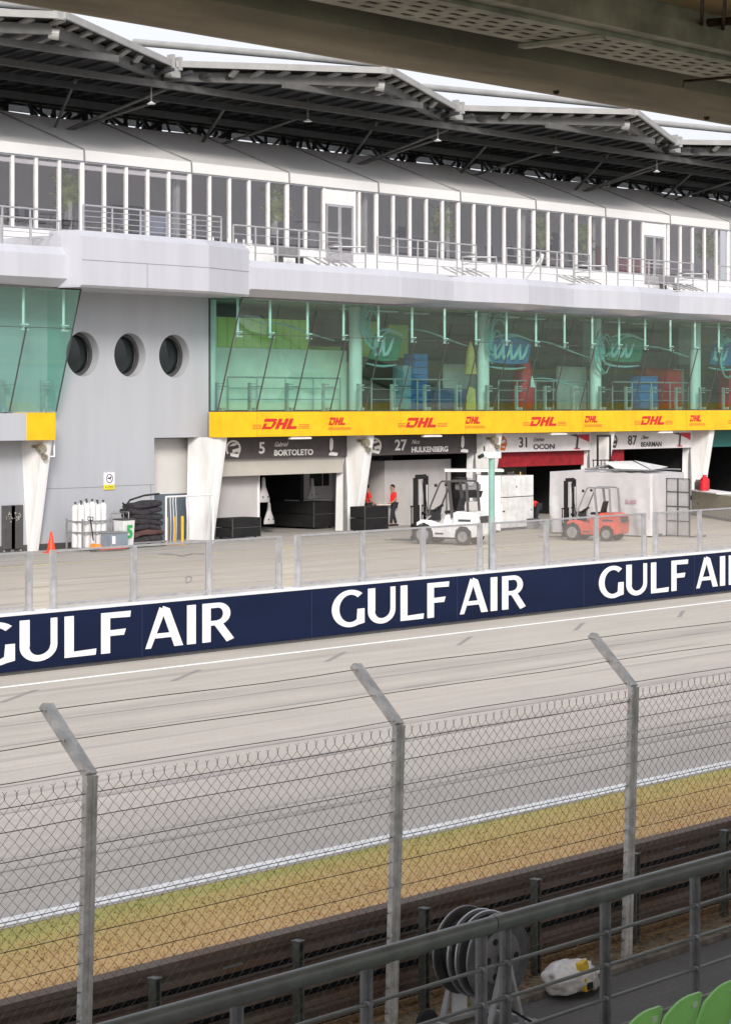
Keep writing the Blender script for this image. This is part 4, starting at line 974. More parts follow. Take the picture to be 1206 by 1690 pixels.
# ---------------------------------------------------------------- armco barrier
YA = 12.78
ar = thing('crash_barrier', 'dark brown steel crash barrier with stacked rails behind the chain link fence', 'barrier', (20, YA, 0))
def wbeam(z, w_=.30):
    mb = MB(); pr = [(0,.0),(.05,.03),(.05,.09),(.0,.135),(.0,.175),(.05,.22),(.05,.28),(0,.31)]
    A = [Vector((-10, YA-q0*1.5, z+q1*.80)) for q0, q1 in pr]; B = [Vector((60, YA-q0*1.5, z+q1*.80)) for q0, q1 in pr]
    mb.add(A+B, [(i, i+1, 8+i+1, 8+i) for i in range(7)]); return mb
for z in (.06, .36, .655): part(wbeam(z), 'barrier_rail', 'dirt', ar)
part(MB().box(-10, 60, YA+.10, YA+.12, 0, .84), 'backing_sheet', 'blackm', ar)
AP = XA(493, 12.55); AD = (XA(1195, 12.55)-AP)/4
slt = MB()
for i in range(-4, 9):
    x = AP+AD*i; p = MB(); p.box(x-.035, x+.035, 12.56, 12.59, 0, .84); p.box(x-.035, x-.02, 12.52, 12.56, 0, .84); p.box(x+.02, x+.035, 12.52, 12.56, 0, .84); p.box(x-.04, x+.04, 12.51, 12.60, .84, .85)
    part(p, 'barrier_post', 'postd', ar)
    part(MB().box(x-.11+.5, x+.11+.5, 12.70, 12.722, .455, .475), 'splice_plate', 'graym', ar); part(MB().box(x-.11+1.0, x+.11+1.0, 12.70, 12.722, .725, .742), 'splice_plate', 'graym', ar)
part(MB().path([(-10,12.46,.62),(60,12.46,.62)], .006, 5), 'barrier_cable', 'wire', ar)

# ---------------------------------------------------------------- grandstand railing
YR = 10.0
s0 = XA(992, YR); SP = 1.235
def rail_section(xa_, xb_, xs, lab):
    t = thing('stand_railing', lab, 'railing', (xa_, YR, .28), 0, 'railings along the front of the grandstand')
    k1 = .2728; zt = H-k1*YR/S_
    tr = MB(); A = []; B = []; nseg = 14
    # broad rounded top rail (folded sheet, taller than deep)
    for k in range(16):
        t_ = 2*math.pi*k/16; A.append(Vector((xa_, YR-.02+.045*math.cos(t_), zt-.058+.062*math.sin(t_)))); B.append(Vector((xb_, YR-.02+.045*math.cos(t_), zt-.058+.062*math.sin(t_))))
    tr.strip(A, B, True); tr.add(A, [tuple(range(16))]); tr.add(B, [tuple(range(16))])
    part(tr, 'top_rail', 'darkrail', t, smooth=True)
    for dz in (.345, .59, .835, 1.075):
        part(MB().tube((xa_, YR-.035, zt-dz), (xb_, YR-.035, zt-dz), .0145, 8), 'rail', 'darkrail', t, smooth=True)
    for x in xs:
        p = MB(); p.box(x-.028, x+.02, YR-.012, YR+.012, .28, zt-.02-.10); p.box(x+.02, x+.030, YR-.05, YR+.03, .28, zt-.12)
        b = p
        for dz in (.345, .59, .835, 1.075): b.tube((x+.0, YR-.06, zt-dz), (x+.0, YR-.01, zt-dz), .024, 8)
        for dz in (.25, .45, .50, .72): b.tube((x-.006, YR-.020, zt-dz), (x-.006, YR-.010, zt-dz), .008, 6)
        part(p, 'post', mat('post_grey', (.24,.24,.25), .45, .4, var=.12, scale=6), t)
    return t
xd = XA(830, YR); xe = XA(790, YR)
rail_section(xe-SP*8-.1, (xd+xe)/2-.005, [xe-SP*k for k in range(8)], 'dark green grandstand railing left of the hose reel joint')
rail_section((xd+xe)/2+.005, xd+SP*9, [xd+SP*k for k in range(9)], 'dark green grandstand railing right of the hose reel joint')

# ---------------------------------------------------------------- grandstand seats
def make_seat(m):
    t = thing('stadium_seat', '', 'seat', (0,0,0), 0, 'bucket seats in the front row')
    mb = MB(); nx, nz = 12, 10; W = .43
    def surf(u, v, off):      # back shell seen from behind; front faces the track (+y)
        x = (u-.5)*W*(1-.10*abs(v-.5)); th = (u-.5)*2
        top = .80-.14*th*th*0-.0; z = .42+(.40*(1-.32*abs(th)**3.0))*v
        y = -.02+.10*th*th-.10*v+off; return Vector((x, y, z))
    for side in (0, -.022):
        n = len(mb.v)
        for j in range(nz+1):
            for i in range(nx+1): mb.v.append(surf(i/nx, j/nz, side))
        for j in range(nz):
            for i in range(nx): mb.f.append((n+j*(nx+1)+i, n+j*(nx+1)+i+1, n+(j+1)*(nx+1)+i+1, n+(j+1)*(nx+1)+i))
    N = (nx+1)*(nz+1); rim = [j*(nx+1) for j in range(nz+1)]+[nz*(nx+1)+i for i in range(1, nx+1)]+[j*(nx+1)+nx for j in range(nz-1, -1, -1)]
    for a, b in zip(rim[:-1], rim[1:]): mb.f.append((a, b, b+N, a+N))
    mb.build('backrest', m, t, local=True, smooth=True)
    s = MB(); s.hexa([(-.2,-.02,.40),(.2,-.02,.40),(.21,.38,.43),(-.21,.38,.43),(-.2,-.02,.435),(.2,-.02,.435),(.21,.38,.46),(-.21,.38,.46)]); s.build('seat_pan', m, t, local=True, bevel=.012)
    MB().box(-.04,.04,.05,.13,0,.40).build('leg', 'graym', t, local=True)
    pl_ = MB().box(-.028,.028,-.128,-.120,.725,.775).build('number_plate', mat('seat_plate', (.45,.62,.40), .5), t, local=True)
    return t
YS = 8.45
sx0 = XA(1062, YS)
for i in range(5):
    m = 'seatg' if i < 3 else ('seatt' if i == 3 else 'seatg')
    st_ = make_seat(m); st_.location = (sx0+i*.475-.07, YS, .45 + (0 if i < 3 else -.07)); st_.rotation_euler = (0, 0, R(0))
    st_['label'] = ['leftmost green plastic seat, mostly below the frame', 'second green plastic seat from the left', 'third green plastic seat, highest in the corner', 'turquoise plastic seat at the bottom right corner', 'green plastic seat beyond the turquoise one'][i]

# ---------------------------------------------------------------- hose reel and bag on the walkway
hr = thing('hose_reel', 'large hose reel cart with white frame and grey spool behind the grandstand railing', 'hose reel', (XA(797, 11.6), 11.6, 0), R(-97))
def disc(mb, x, r, t=.012, rim=.014, n=40):
    mb.lathe([(r, x-t/2), (r, x+t/2)], (0,0,.68), 'x', n)
    ring = [Vector((x, r*math.cos(2*math.pi*k/n), .68+r*math.sin(2*math.pi*k/n))) for k in range(n+1)]; mb.path(ring, rim, 6, False)
RR = .345
for x in (-.21, -.05, .04, .17):
    if x in (-.21, .17):
        mb = MB(); disc(mb, x, RR, .012, .012); mb.build('flange', mat('reel_flange', (.13,.13,.13), .45, .2, var=.2), hr, local=True, smooth=True)
    else:
        mb = MB(); disc(mb, x, RR-.02, .01, .012); mb.build('flange', mat('reel_flange', (.13,.13,.13)), hr, local=True, smooth=True)
    n = 40; mb = MB(); mb.path([Vector((x-.01, RR*math.cos(2*math.pi*k/n), .68+RR*math.sin(2*math.pi*k/n))) for k in range(n+1)], .011, 6, False); mb.build('flange_rim', 'alu', hr, local=True, smooth=True)
mb = MB()
for j in range(7):
    x = -.19+j*.02; n = 28; mb.path([Vector((x, .27*math.cos(2*math.pi*k/n), .68+.27*math.sin(2*math.pi*k/n))) for k in range(n+1)], .014, 6, False)
mb.build('coiled_cable', 'black', hr, local=True, smooth=True)
MB().lathe([(.17,-.21),(.17,.18)], (0,0,.68), 'x', 24).build('drum', 'graym', hr, local=True, smooth=True)
hub = MB().lathe([(.22,.185),(.22,.20),(.20,.212),(.12,.212),(.12,.20)], (0,0,.68), 'x', 28).build('hub_plate', mat('hub_grey', (.20,.19,.19), .5, .2, var=.1), hr, local=True, smooth=True)
h_ = MB()
for k in range(6):
    a = k*math.pi/3; h_.lathe([(.028,.212),(.028,.217)], (0, .16*math.cos(a), .68+.16*math.sin(a)), 'x', 10)
h_.lathe([(.045,.212),(.045,.225)], (0,0,.68), 'x', 14); h_.build('hub_holes', 'black', hub, local=True)
fr = MB()
for s in (-.27, .245):
    fr.bar((s,-.20,.12), (s,-.04,.62), .05, .03); fr.bar((s,.20,.12), (s,.04,.62), .05, .03); fr.bar((s,-.30,.12), (s,.36,.12), .05, .04)
fr.bar((-.27,-.28,.12), (.245,-.28,.12), .04); fr.bar((-.27,.33,.12), (.245,.33,.12), .04)
fr.build('frame', mat('reel_frame', (.42,.42,.43), .5, var=.1), hr, local=True, bevel=.005)
for s in (-.32, .30):
    wh = MB().lathe([(.10,-.025),(.115,-.015),(.115,.015),(.10,.025)], (s,-.32,.115), 'x', 24).build('wheel', 'rubber', hr, local=True, smooth=True); MB().lathe([(.03,-.03),(.03,.03)], (s,-.32,.115), 'x', 12).build('wheel_hub', 'white', wh, local=True)
    cw = MB().lathe([(.04,-.015),(.045,0),(.04,.015)], (s,.40,.045), 'x', 14).build('castor', 'rubber', hr, local=True)
MB().path([(.22,.1,.25),(.35,.3,.10),(.6,.35,.03),(.95,.15,.015),(1.3,-.1,.015)], .012, 6).build('loose_cable', 'black', hr, local=True, smooth=True)
MB().box(-.285,-.255,-.08,.08,.10,.72).build('side_plate', 'white', hr, local=True, bevel=.01)

def bag():
    bm = bmesh.new(); bmesh.ops.create_icosphere(bm, subdivisions=4, radius=1)
    from mathutils import noise
    for v in bm.verts:
        p = v.co.copy(); n1 = noise.noise(p*1.7+Vector((3,1,2)))*.30; n2 = noise.noise(p*5.0)*.10+abs(noise.noise(p*9.0))*.07
        q_ = p*(1+n1+n2); v.co = Vector((q_.x*.30, q_.y*.19, max(-.12, q_.z*.145)))
    me = bpy.data.meshes.new('bin_bag'); bm.to_mesh(me); bm.free()
    for p in me.polygons: p.use_smooth = True
    t = thing('carrier_bag', 'crumpled white plastic bag with a yellow pack inside lying by the kerb', 'bag', (XA(940, 11.90), 11.90, .03), R(4))
    o = bpy.data.objects.new('bag_film', me); C.objects.link(o); o.parent = t; o.location = (0,0,.12)
    mt = mat('bag_plastic', (.5,.5,.5)); me.materials.append(mt)
    y = MB(); y.hexa([(-.06,-.205,.02),(.05,-.205,.03),(.05,-.15,.02),(-.06,-.15,.02),(-.09,-.17,.27),(.03,-.165,.29),(.03,-.10,.28),(-.09,-.10,.27)]); y.build('yellow_pack', mat('pack_yellow', (.75,.48,.03), .45, var=.15, scale=12), t, local=True, bevel=.015)
    b = MB(); b.box(-.05,.03,-.212,-.203,.04,.10); b.build('pack_print', 'black', t, local=True)
    e = MB(); e.hexa([(.10,-.2,.0),(.34,-.12,.0),(.36,.02,.0),(.12,-.02,.0),(.12,-.16,.16),(.28,-.10,.13),(.30,.0,.12),(.14,.0,.15)]); e.build('clear_box', mat('pale_pack', (.55,.50,.48), .3), t, local=True, bevel=.02)
    MB().path([(.26,-.06,.10),(.34,-.10,.12),(.42,-.14,.03)], [.035,.02,.03], 6).build('bag_handle', 'bag', t, local=True, smooth=True)
bag()

# ---------------------------------------------------------------- overhead grandstand structure
oh = thing('overhead_deck', 'brown concrete grandstand deck edge with round beam and perforated tray overhead', 'grandstand roof', (20, 9.5, 7.4))
def beam_x(prof, name, m, x0=-40, x1=120, smooth=True):
    A = [Vector((x0, y, z)) for y, z in prof]; B = [Vector((x1, y, z)) for y, z in prof]; mb = MB()
    mb.strip(A, B, True); mb.add(A, [tuple(range(len(A)))]); mb.add(B, [tuple(range(len(B)))]); return part(mb, name, m, oh, smooth=smooth)
prof = [(10.44,7.62),(10.47,7.50),(10.40,7.42),(10.2,7.385),(9.75,7.40),(9.62,7.46),(9.58,7.60),(9.60,8.1),(10.44,8.1)]
beam_x(prof, 'edge_beam', 'beam')
beam_x([(9.58,7.62),(9.58,8.2),(9.2,8.2),(9.2,7.62)], 'dark_gap', 'blackm', smooth=False)
# perforated tray
ty0, ty1, tz = 8.66, 9.22, 7.47
tr = MB(); seg = 3.0
x = 6.0; cell = .16
xs_ = []
nxc = int(30/cell)
rows = [ty0+.08+i*.115 for i in range(4)]
# strips between slot rows, bridges between slots
ys = [ty0]
edges_ = []
for r_ in rows: edges_ += [r_, r_+.045]
yy = [ty0]+edges_+[ty1]
for a, b in zip(yy[0::2], yy[1::2]): tr.box(-20, 60, a, b, tz, tz+.006)
for j, r_ in enumerate(rows):
    k = 0; X = 4.0
    while X < 42: tr.box(X+(.08 if j % 2 else 0), X+.075+(.08 if j % 2 else 0), r_, r_+.045, tz, tz+.006); X += .19
part(tr, 'perforated_tray', 'tray', oh)
part(MB().box(-20, 60, ty0-.012, ty0, tz, tz+.10), 'tray_lip', 'tray', oh)
part(MB().box(-20, 60, ty0+.01, ty1, tz+.16, tz+.18), 'tray_backing', 'blackm', oh)
cf = MB()
for X in (9.5, 12.6, 15.7, 18.8, 21.9): part(MB().box(X, X+.08, ty0-.03, ty1+.05, tz-.03, tz-.005), 'tray_bracket', 'tray', oh)
part(MB().box(-40, 120, 8.50, ty0-.02, 7.50, 8.2), 'inner_beam', 'tray', oh)
part(MB().box(-40, 120, -7, 8.48, 7.72, 8.1), 'deck_soffit', 'soffitb', oh)
part(MB().box(-40, 120, -7, 10.44, 8.10, 8.3), 'deck_slab', 'beam', oh)
for (X, Y_, lab) in ((XA(917, 10.1), 10.1, 'mid'), (XA(1165, 10.1), 10.1, 'r')):
    part(MB().lathe([(.015,-.03),(.025,-.015),(.02,0)], (X, Y_, 7.395), 'z', 10), 'drip_nozzle', 'rust', oh)
pp = MB(); zc = 7.60
def OP(px, py, z): 
    d = (z-H)*F/(668-py); l = (px-603)*d/F; return Vector((d*S_+l*C_, d*C_-l*S_, z))
a1 = OP(1138, 88, 7.66); a2 = OP(1138, 40, 7.66); a3 = OP(1262, 30, 7.66)
pp.path([a1, a2+(a1-a2)*.12, a2+(a1-a2)*.03+(a3-a2)*.03, a2+(a3-a2)*.12, a3], .028, 10)
part(pp, 'drain_pipe', 'rust', oh, smooth=True)
pq = MB(); b1 = OP(1156, 88, 7.64); b2 = OP(1158, -8, 7.64); pq.path([b1, b2], .012, 6); c1 = OP(1192, 50, 7.64); c2 = OP(1196, -10, 7.64); pq.path([c1, c2], .012, 6)
part(pq, 'conduit', 'rust', oh)
dg_ = MB(); d1 = OP(1126, 143, 7.46); d2 = OP(1128, 134, 7.46); d3 = OP(1225, 126, 7.46); dg_.path([d1, d2, d3], .010, 5); part(dg_, 'hanger_wire', 'rust', oh)
# ---------------------------------------------------------------- fork lift trucks
def make_forklift(body, label, mast_h=2.35, lift=0.):
    t = thing('forklift', label, 'forklift', (0,0,0))
    L = dict(local=True)
    ch = MB(); side = [(.92,.34),(.92,.62),(.70,.80),(.40,.78),(.05,.62),(-.30,.62),(-.30,.24),(.38,.22),(.45,.50),(.62,.66),(.80,.62)]
    side = [(-.42,.22),(.36,.22),(.40,.45),(.52,.64),(.72,.72),(.92,.64),(.98,.60),(.98,.72),(.80,.82),(.45,.80),(-.05,.66),(-.42,.66)]
    for s in (-1, 1): ch.prism(side, lambda u, v, d, s=s: (u, s*(.42+d), v), .12)
    ch.box(-.42,.50,-.42,.42,.26,.60); ch.build('chassis', body, t, bevel=.012, **L)
    cw = MB(); pr = [(-1.22,.36),(-1.18,.28),(-1.02,.26),(-1.00,.46),(-.86,.60),(-.62,.62),(-.44,.48),(-.40,.30),(-.36,.30),(-.36,1.06),(-.50,1.12),(-1.02,1.10),(-1.20,1.00),(-1.26,.80)]
    cw.prism(pr, lambda u, v, d: (u, -.55+d, v), 1.10); cw.build('counterweight', body, t, bevel=.03, **L)
    MB().box(-1.275,-1.24,-.34,.34,.74,.96).build('rear_grille', 'dgray', t, **L)
    hd = MB(); hd.hexa([(-.42,-.38,.60),(.12,-.38,.60),(.12,.38,.60),(-.42,.38,.60),(-.42,-.36,1.02),(.02,-.34,.98),(.02,.34,.98),(-.42,.36,1.02)]); hd.build('engine_cover', body, t, bevel=.02, **L)
    MB().box(-.36,.10,-.24,.24,1.02,1.12).build('seat_cushion', 'black', t, bevel=.03, **L); MB().hexa([(-.40,-.23,1.10),(-.30,-.23,1.10),(-.30,.23,1.10),(-.40,.23,1.10),(-.52,-.20,1.56),(-.42,-.20,1.56),(-.42,.20,1.56),(-.52,.20,1.56)]).build('seat_backrest', 'black', t, bevel=.03, **L)
    d = MB(); d.hexa([(.50,-.40,.78),(.66,-.40,.80),(.66,.40,.80),(.50,.40,.78),(.56,-.36,1.14),(.66,-.36,1.14),(.66,.36,1.14),(.56,.36,1.14)]); d.build('dashboard', 'black', t, bevel=.01, **L)
    w_ = MB(); ctr = Vector((.40,0,1.22)); ax = Vector((.55,0,1)).normalized(); u = Vector((0,1,0)); v = ax.cross(u)
    w_.path([ctr+(u*math.cos(2*math.pi*k/16)+v*math.sin(2*math.pi*k/16))*.16 for k in range(17)], .016, 6, False); w_.tube((.58,0,1.05), ctr, .03, 8); w_.bar(ctr-u*.15, ctr+u*.15, .03, .02); w_.build('steering_wheel', 'black', t, **L)
    lv = MB()
    for q_ in range(3): lv.tube((.54,-.20-.06*q_,1.12), (.44,-.20-.06*q_,1.30), .012, 6)
    lv.build('control_levers', 'black', t, **L)
    gd = MB()
    for s in (-1, 1):
        gd.path([(.62,s*.44,.80),(.52,s*.44,1.25),(.18,s*.43,2.02),(.10,s*.43,2.10),(-.72,s*.43,2.10),(-.80,s*.43,2.04)], .032, 8); gd.bar((-.80,s*.43,2.06), (-.86,s*.46,1.08), .075, .05); gd.bar((-.16,s*.44,2.08), (-.30,s*.46,.9), .085 if body != 'fwhite' else .10, .05)
    for k in range(7): gd.bar((.05-.13*k,-.43,2.10), (.05-.13*k,.43,2.10), .03, .02)
    gd.build('overhead_guard', 'graym' if body == 'orange' else 'dgray', t, **L)
    # mast
    ms = MB(); 
    for s in (-1, 1):
        ms.box(1.00,1.16,s*.40-.035,s*.40+.035,.12,mast_h); ms.box(1.03,1.13,s*.31-.03,s*.31+.03,.20,mast_h+.10+lift)
    for z in (.35, .95, mast_h-.05): ms.box(1.00,1.03,-.43,.43,z,z+.10)
    ms.box(1.04,1.12,-.33,.33,mast_h+lift,mast_h+.10+lift); ms.build('mast', 'blackm', t, bevel=.005, **L)
    cy = MB()
    for s in (-1, 1): cy.tube((.97,s*.25,.25), (.97,s*.25,mast_h-.25), .035, 8); cy.tube((.95,s*.45,.55), (.50,s*.45,.95), .03, 8)
    cy.build('lift_cylinders', 'alu', t, **L)
    hz_ = MB(); hz_.path([(.98,-.08,mast_h-.1),(.94,-.10,1.5),(.90,-.14,1.0),(.70,-.16,.86)], .014, 6); hz_.path([(.98,.08,mast_h-.1),(.93,.10,1.6),(.88,.14,1.05),(.68,.18,.86)], .014, 6); hz_.build('hydraulic_hose', 'rubber', t, smooth=True, **L)
    for s in (-1, 1): MB().box(-1.0,-.55,s*.552-.002,s*.552+.002,.78,.86).build('side_decal', 'dgray', t, **L)
    MB().box(.0,.30,.541,.546,.34,.40).build('side_decal', 'dgray', t, **L); MB().box(-.42,.36,-.545,.545,.20,.255).build('side_skirt', 'blackm', t, **L)
    cg = MB(); z0 = .12+lift
    cg.box(1.17,1.22,-.50,.50,z0+.05,z0+.15); cg.box(1.17,1.22,-.50,.50,z0+.42,z0+.52)
    for k in range(6): cg.box(1.18,1.21,-.50+.194*k-.012,-.50+.194*k+.018,z0+.52,z0+1.10)
    cg.box(1.18,1.22,-.52,.52,z0+1.10,z0+1.15); cg.build('load_backrest', 'blackm', t, **L)
    for s in (-1, 1):
        f = MB(); f.box(1.22,1.27,s*.26-.06,s*.26+.06,z0-.02,z0+.55); f.hexa([(1.27,s*.26-.06,z0-.04),(2.30,s*.26-.05,z0-.04),(2.30,s*.26+.05,z0-.04),(1.27,s*.26+.06,z0-.04),(1.27,s*.26-.06,z0+.01),(2.30,s*.26-.05,z0-.02),(2.30,s*.26+.05,z0-.02),(1.27,s*.26+.06,z0+.01)]); f.build('fork', 'dgray', t, **L)
    for (x, r, w0) in ((.72,.33,.24), (-.72,.285,.18)):
        for s in (-1, 1):
            y = s*.50; ty = MB().lathe([(r-.10,-w0/2),(r-.02,-w0/2),(r,-w0/2+.035),(r,w0/2-.035),(r-.02,w0/2),(r-.10,w0/2)], (x,y,r), 'y', 28).build('wheel', 'rubber', t, smooth=True, **L)
            MB().lathe([(r-.11,-w0/2-.004),(r-.12,-w0/2+.02)] if s < 0 else [(r-.12,w0/2-.02),(r-.11,w0/2+.004)], (x,y,r), 'y', 22).build('rim', mat('rim_grey', (.30,.30,.29), .5, .3, var=.15), ty, **L)
            MB().lathe([(.05,-.02),(.05,.02)], (x,y+s*(w0/2+.01),r), 'y', 12).build('hub_cap', 'graym', ty, **L)
    for s in (-1, 1): 
        MB().lathe([(.05,0),(.06,.05),(.05,.07)], (.30,s*.40,1.96), 'x', 12).build('work_lamp', 'black', t, **L)
    MB().box(.54,.60,-.08,.08,1.50,1.56).build('mirror', 'black', t, **L) if False else None
    return t
gA, gB = GP(693, 895), GP(773, 905)
fw = make_forklift('fwhite', 'white forklift truck parked with its forks to the left behind the pit wall', 2.2)
fw.location = ((gA.x+gB.x)/2+.75, (gA.y+gB.y)/2+.3, 0); fw.rotation_euler = (0,0,R(103)); fw.scale = (1.10,)*3
gA, gB = GP(948, 889), GP(1010, 898)
frd = make_forklift('orange', 'orange red forklift truck parked beside the white tarpaulin box')
frd.location = ((gA.x+gB.x)/2+.62, (gA.y+gB.y)/2+.35, 0); frd.rotation_euler = (0,0,R(101)); frd.scale = (.95,)*3
fk = make_forklift('graym', 'forklift with raised dark mast standing behind the white tarpaulin box', 2.3, 1.35)
fk.location = (XA(1004, 60.3), 60.0, 0); fk.rotation_euler = (0,0,R(60))

# ---------------------------------------------------------------- cases, cabinets and boxes
def obox(name, label, cat, p, d, w_, dep, h, m, group=None, build=None):
    """box thing whose front left corner is p, front runs along unit direction d"""
    rz = math.atan2(d[1], d[0]); t = thing(name, label, cat, (p[0], p[1], 0), rz, group); return t
def case(px, py, px2, dep, h, label, ty=0, seam=True, m='blackm'):
    p = GP(px, py); w_ = XA(px2, p.y)-p.x
    t = thing('flight_case', label, 'case', (p.x, p.y, 0), 0, 'black cases outside the garages')
    MB().box(.01,w_-.01,.01,dep-.01,.08,h*.55-.012).build('lower_body', m, t, local=True, bevel=.02); MB().box(.01,w_-.01,.01,dep-.01,h*.55+.012,h).build('lid', m, t, local=True, bevel=.02)
    e = MB(); 
    for x in (0, w_-.03): e.box(x,x+.03,0,.03,.08,h)
    e.box(0,w_,-.004,.02,h*.55-.012,h*.55+.012); e.build('edge_trim', 'dgray', t, local=True)
    for x in (.15, w_-.15):
        for y in (.15, dep-.15): MB().lathe([(.05,-.02),(.05,.02)], (x,y,.05), 'y', 10).build('castor', 'rubber', t, local=True)
    return t
case(384, 891, 431, .9, .80, 'low black case pair left of the open garage, under the BORTOLETO sign')
case(602, 879, 641, .8, 1.02, 'black stacked case in front of the column below the HULKENBERG sign')
dk = case(518, 874, 553, 2.4, 1.12, 'large black counter deep inside the open BORTOLETO garage')
def nose(loc, rz, lab, sc2=1.):
    t = thing('nose_cone', lab, 'nose cone', loc, rz, 'white racing car noses in the garage', sc2)
    mb = MB(); rows = []
    for z, w_, d_ in ((0,.30,.10),(.14,.29,.11),(.22,.25,.11),(.34,.19,.10),(.46,.13,.08),(.52,.10,.07),(.80,.07,.05),(.86,.04,.03)):
        rows.append([Vector((w_*math.cos(2*math.pi*k/20), d_*math.sin(2*math.pi*k/20), z)) for k in range(20)])
    for a, b in zip(rows[:-1], rows[1:]): mb.strip(a, b, True)
    mb.add(rows[-1], [tuple(range(20))]); mb.build('shell', 'roomgray', t, local=True, smooth=True)
    for s in (-1, 1): MB().lathe([(.03,-.115),(.03,-.10)], (s*.13,0,.18), 'y', 10).build('duct_hole', 'black', t, local=True)
    return t
pN = GP(530, 870)
nose((pN.x, pN.y+.5, 1.17), 0, 'white racing car nose standing on the black counter in the garage')
MB_t = thing('work_board', 'thin white board lying on the black counter in the garage', 'board', (pN.x-.4, pN.y+.55, 1.125)); MB().box(-.9,1.0,-.45,.35,0,.035).build('board', 'roomgray', MB_t, local=True)
nose((XA(441, 63.4), 63.6, 1.25), 0, 'grey racing car nose hanging upright inside the garage beside the panel', 1.15)
nose((XA(447, 63.9), 64.0, .35), 0, 'dim grey racing car nose low inside the garage doorway', 1.0)

# white stacked cabinets
p0, p1 = GP(828, 876), GP(880, 872)
rzc = math.atan2(p1.y-p0.y, p1.x-p0.x); wl = (p1-p0).length
t = thing('white_cabinet', 'white two-tier cabinet with round locks right of the teal pole', 'cabinet', p0, rzc)
MB().box(0,wl,0,1.0,.10,1.32).build('lower_case', 'fwhite', t, local=True, bevel=.02); MB().box(0,wl,0,1.0,1.35,2.20).build('upper_case', 'fwhite', t, local=True, bevel=.02); MB().box(.02,wl-.02,.02,.98,.0,.10).build('plinth', 'dgray', t, local=True)
l = MB(); [l.lathe([(.035,-.012),(.035,.01)], (x,0,z), 'y', 12) for x, z in ((.16,.78),(wl-.16,.78),(wl*.45,1.75),(.08,.78))]; l.build('lock', 'dgray', t, local=True)
p0, p1 = GP(787, 879), GP(826, 879)
rzc = math.atan2(p1.y-p0.y, p1.x-p0.x); wl = (p1-p0).length
t = thing('white_booth', 'tall white booth with a flat roof lid behind the white forklift', 'booth', p0, rzc)
MB().box(0,wl,0,1.4,.08,2.30).build('wall', 'fwhite', t, local=True, bevel=.02); MB().box(-1.3,wl+.12,-.12,1.6,2.42,2.52).build('roof', 'fwhite', t, local=True, bevel=.02); 
for x in (.15, .7, 1.2): MB().box(x,x+.28,-.05,.05,2.30,2.42).build('roof_spacer', 'black', t, local=True)
MB().box(-1.25,-1.19,-.06,.0,0,2.42).build('leg', 'dgray', t, local=True)
# air unit behind forklift seat
pa = GP(772, 882)
t = thing('air_unit', 'grey machine stand with a black tray and fan head behind the white forklift', 'machine', (pa.x, pa.y, 0), R(-20))
MB().box(-.32,.32,-.25,.25,.1,1.30).build('pedestal', 'roomgray', t, local=True, bevel=.03); MB().hexa([(-.42,-.3,1.45),(.42,-.3,1.45),(.42,.3,1.45),(-.42,.3,1.45),(-.5,-.34,1.72),(.5,-.34,1.72),(.5,.34,1.72),(-.5,.34,1.72)]).build('tray', 'black', t, local=True, bevel=.02)
MB().box(-.44,.44,-.28,.28,1.74,2.0).build('head', 'graym', t, local=True, bevel=.04); MB().lathe([(.16,-.34),(.16,-.28)], (-.1,0,2.08), 'y', 16).build('fan', 'alu', t, local=True); MB().box(-.5,-.1,-.1,.2,2.0,2.25).build('control_box', 'black', t, local=True); MB().tube((0,0,1.3), (0,0,1.46), .06, 8).build('stem', 'dgray', t, local=True)

# tarpaulin box aligned with the building
A_, B_ = GP(907, 880), GP(1075, 887)
xb = (A_.x+B_.x)/2; HB = 2.45
t = thing('tarpaulin_box', 'large box wrapped in white tarpaulin with a loose frame on top, behind the orange forklift', 'box', (xb, B_.y, 0))
mb = MB(); rows = []; n = 40; rn = random.Random(9); LY = A_.y-B_.y; DX = 2.3
def ring_pt(q_, z):
    per = 2*(LY+DX); s = q_*per
    if s < LY: p = Vector((0, LY-s, z)); nrm = Vector((-1,0,0))
    elif s < LY+DX: p = Vector((s-LY, 0, z)); nrm = Vector((0,-1,0))
    elif s < 2*LY+DX: p = Vector((DX, s-LY-DX, z)); nrm = Vector((1,0,0))
    else: p = Vector((DX-(s-2*LY-DX), LY, z)); nrm = Vector((0,1,0))
    f = (1-z/HB); fold = .035*math.sin(s*9+2*z)*f+.05*math.sin(s*3.1+z*1.4)*f
    if s < .9: fold += .10*f*math.sin((s-.1)*10+z)*max(0, 1-s/.9)
    return p+nrm*(fold+.02)
n = 150
for z in (.05,.35,.7,1.1,1.5,1.9,2.2,2.40,HB): rows.append([ring_pt(k/n, z) for k in range(n)])
for a, b in zip(rows[:-1], rows[1:]): mb.strip(a, b, True)
c_ = Vector((DX/2, LY/2, HB+.10)); top = rows[-1]; inner = [v.lerp(c_, .55)+Vector((0,0,.05*math.sin(i*.7))) for i, v in enumerate(top)]; mb.strip(top, inner, True); mb.add(inner, [tuple(range(n))])
mb.build('tarpaulin', mat('tarp_white', (.50,.49,.51), .5, var=.05, scale=1.1), t, local=True, smooth=True)
fr = MB(); z = HB+.12
for a, b in (((.1,.1,z),(.1,LY-1.6,z)),((DX-.1,.1,z),(DX-.1,LY-1.6,z)),((.1,.1,z),(1.1,1.6,z+.30)),((1.1,1.6,z+.30),(DX-.1,LY-1.6,z)),((.1,LY-1.6,z),(1.1,1.6,z+.30)),((.1,.9,z),(1.4,2.6,z+.3))): fr.tube(a, b, .035, 6)
fr.build('top_frame', 'graym', t, local=True)
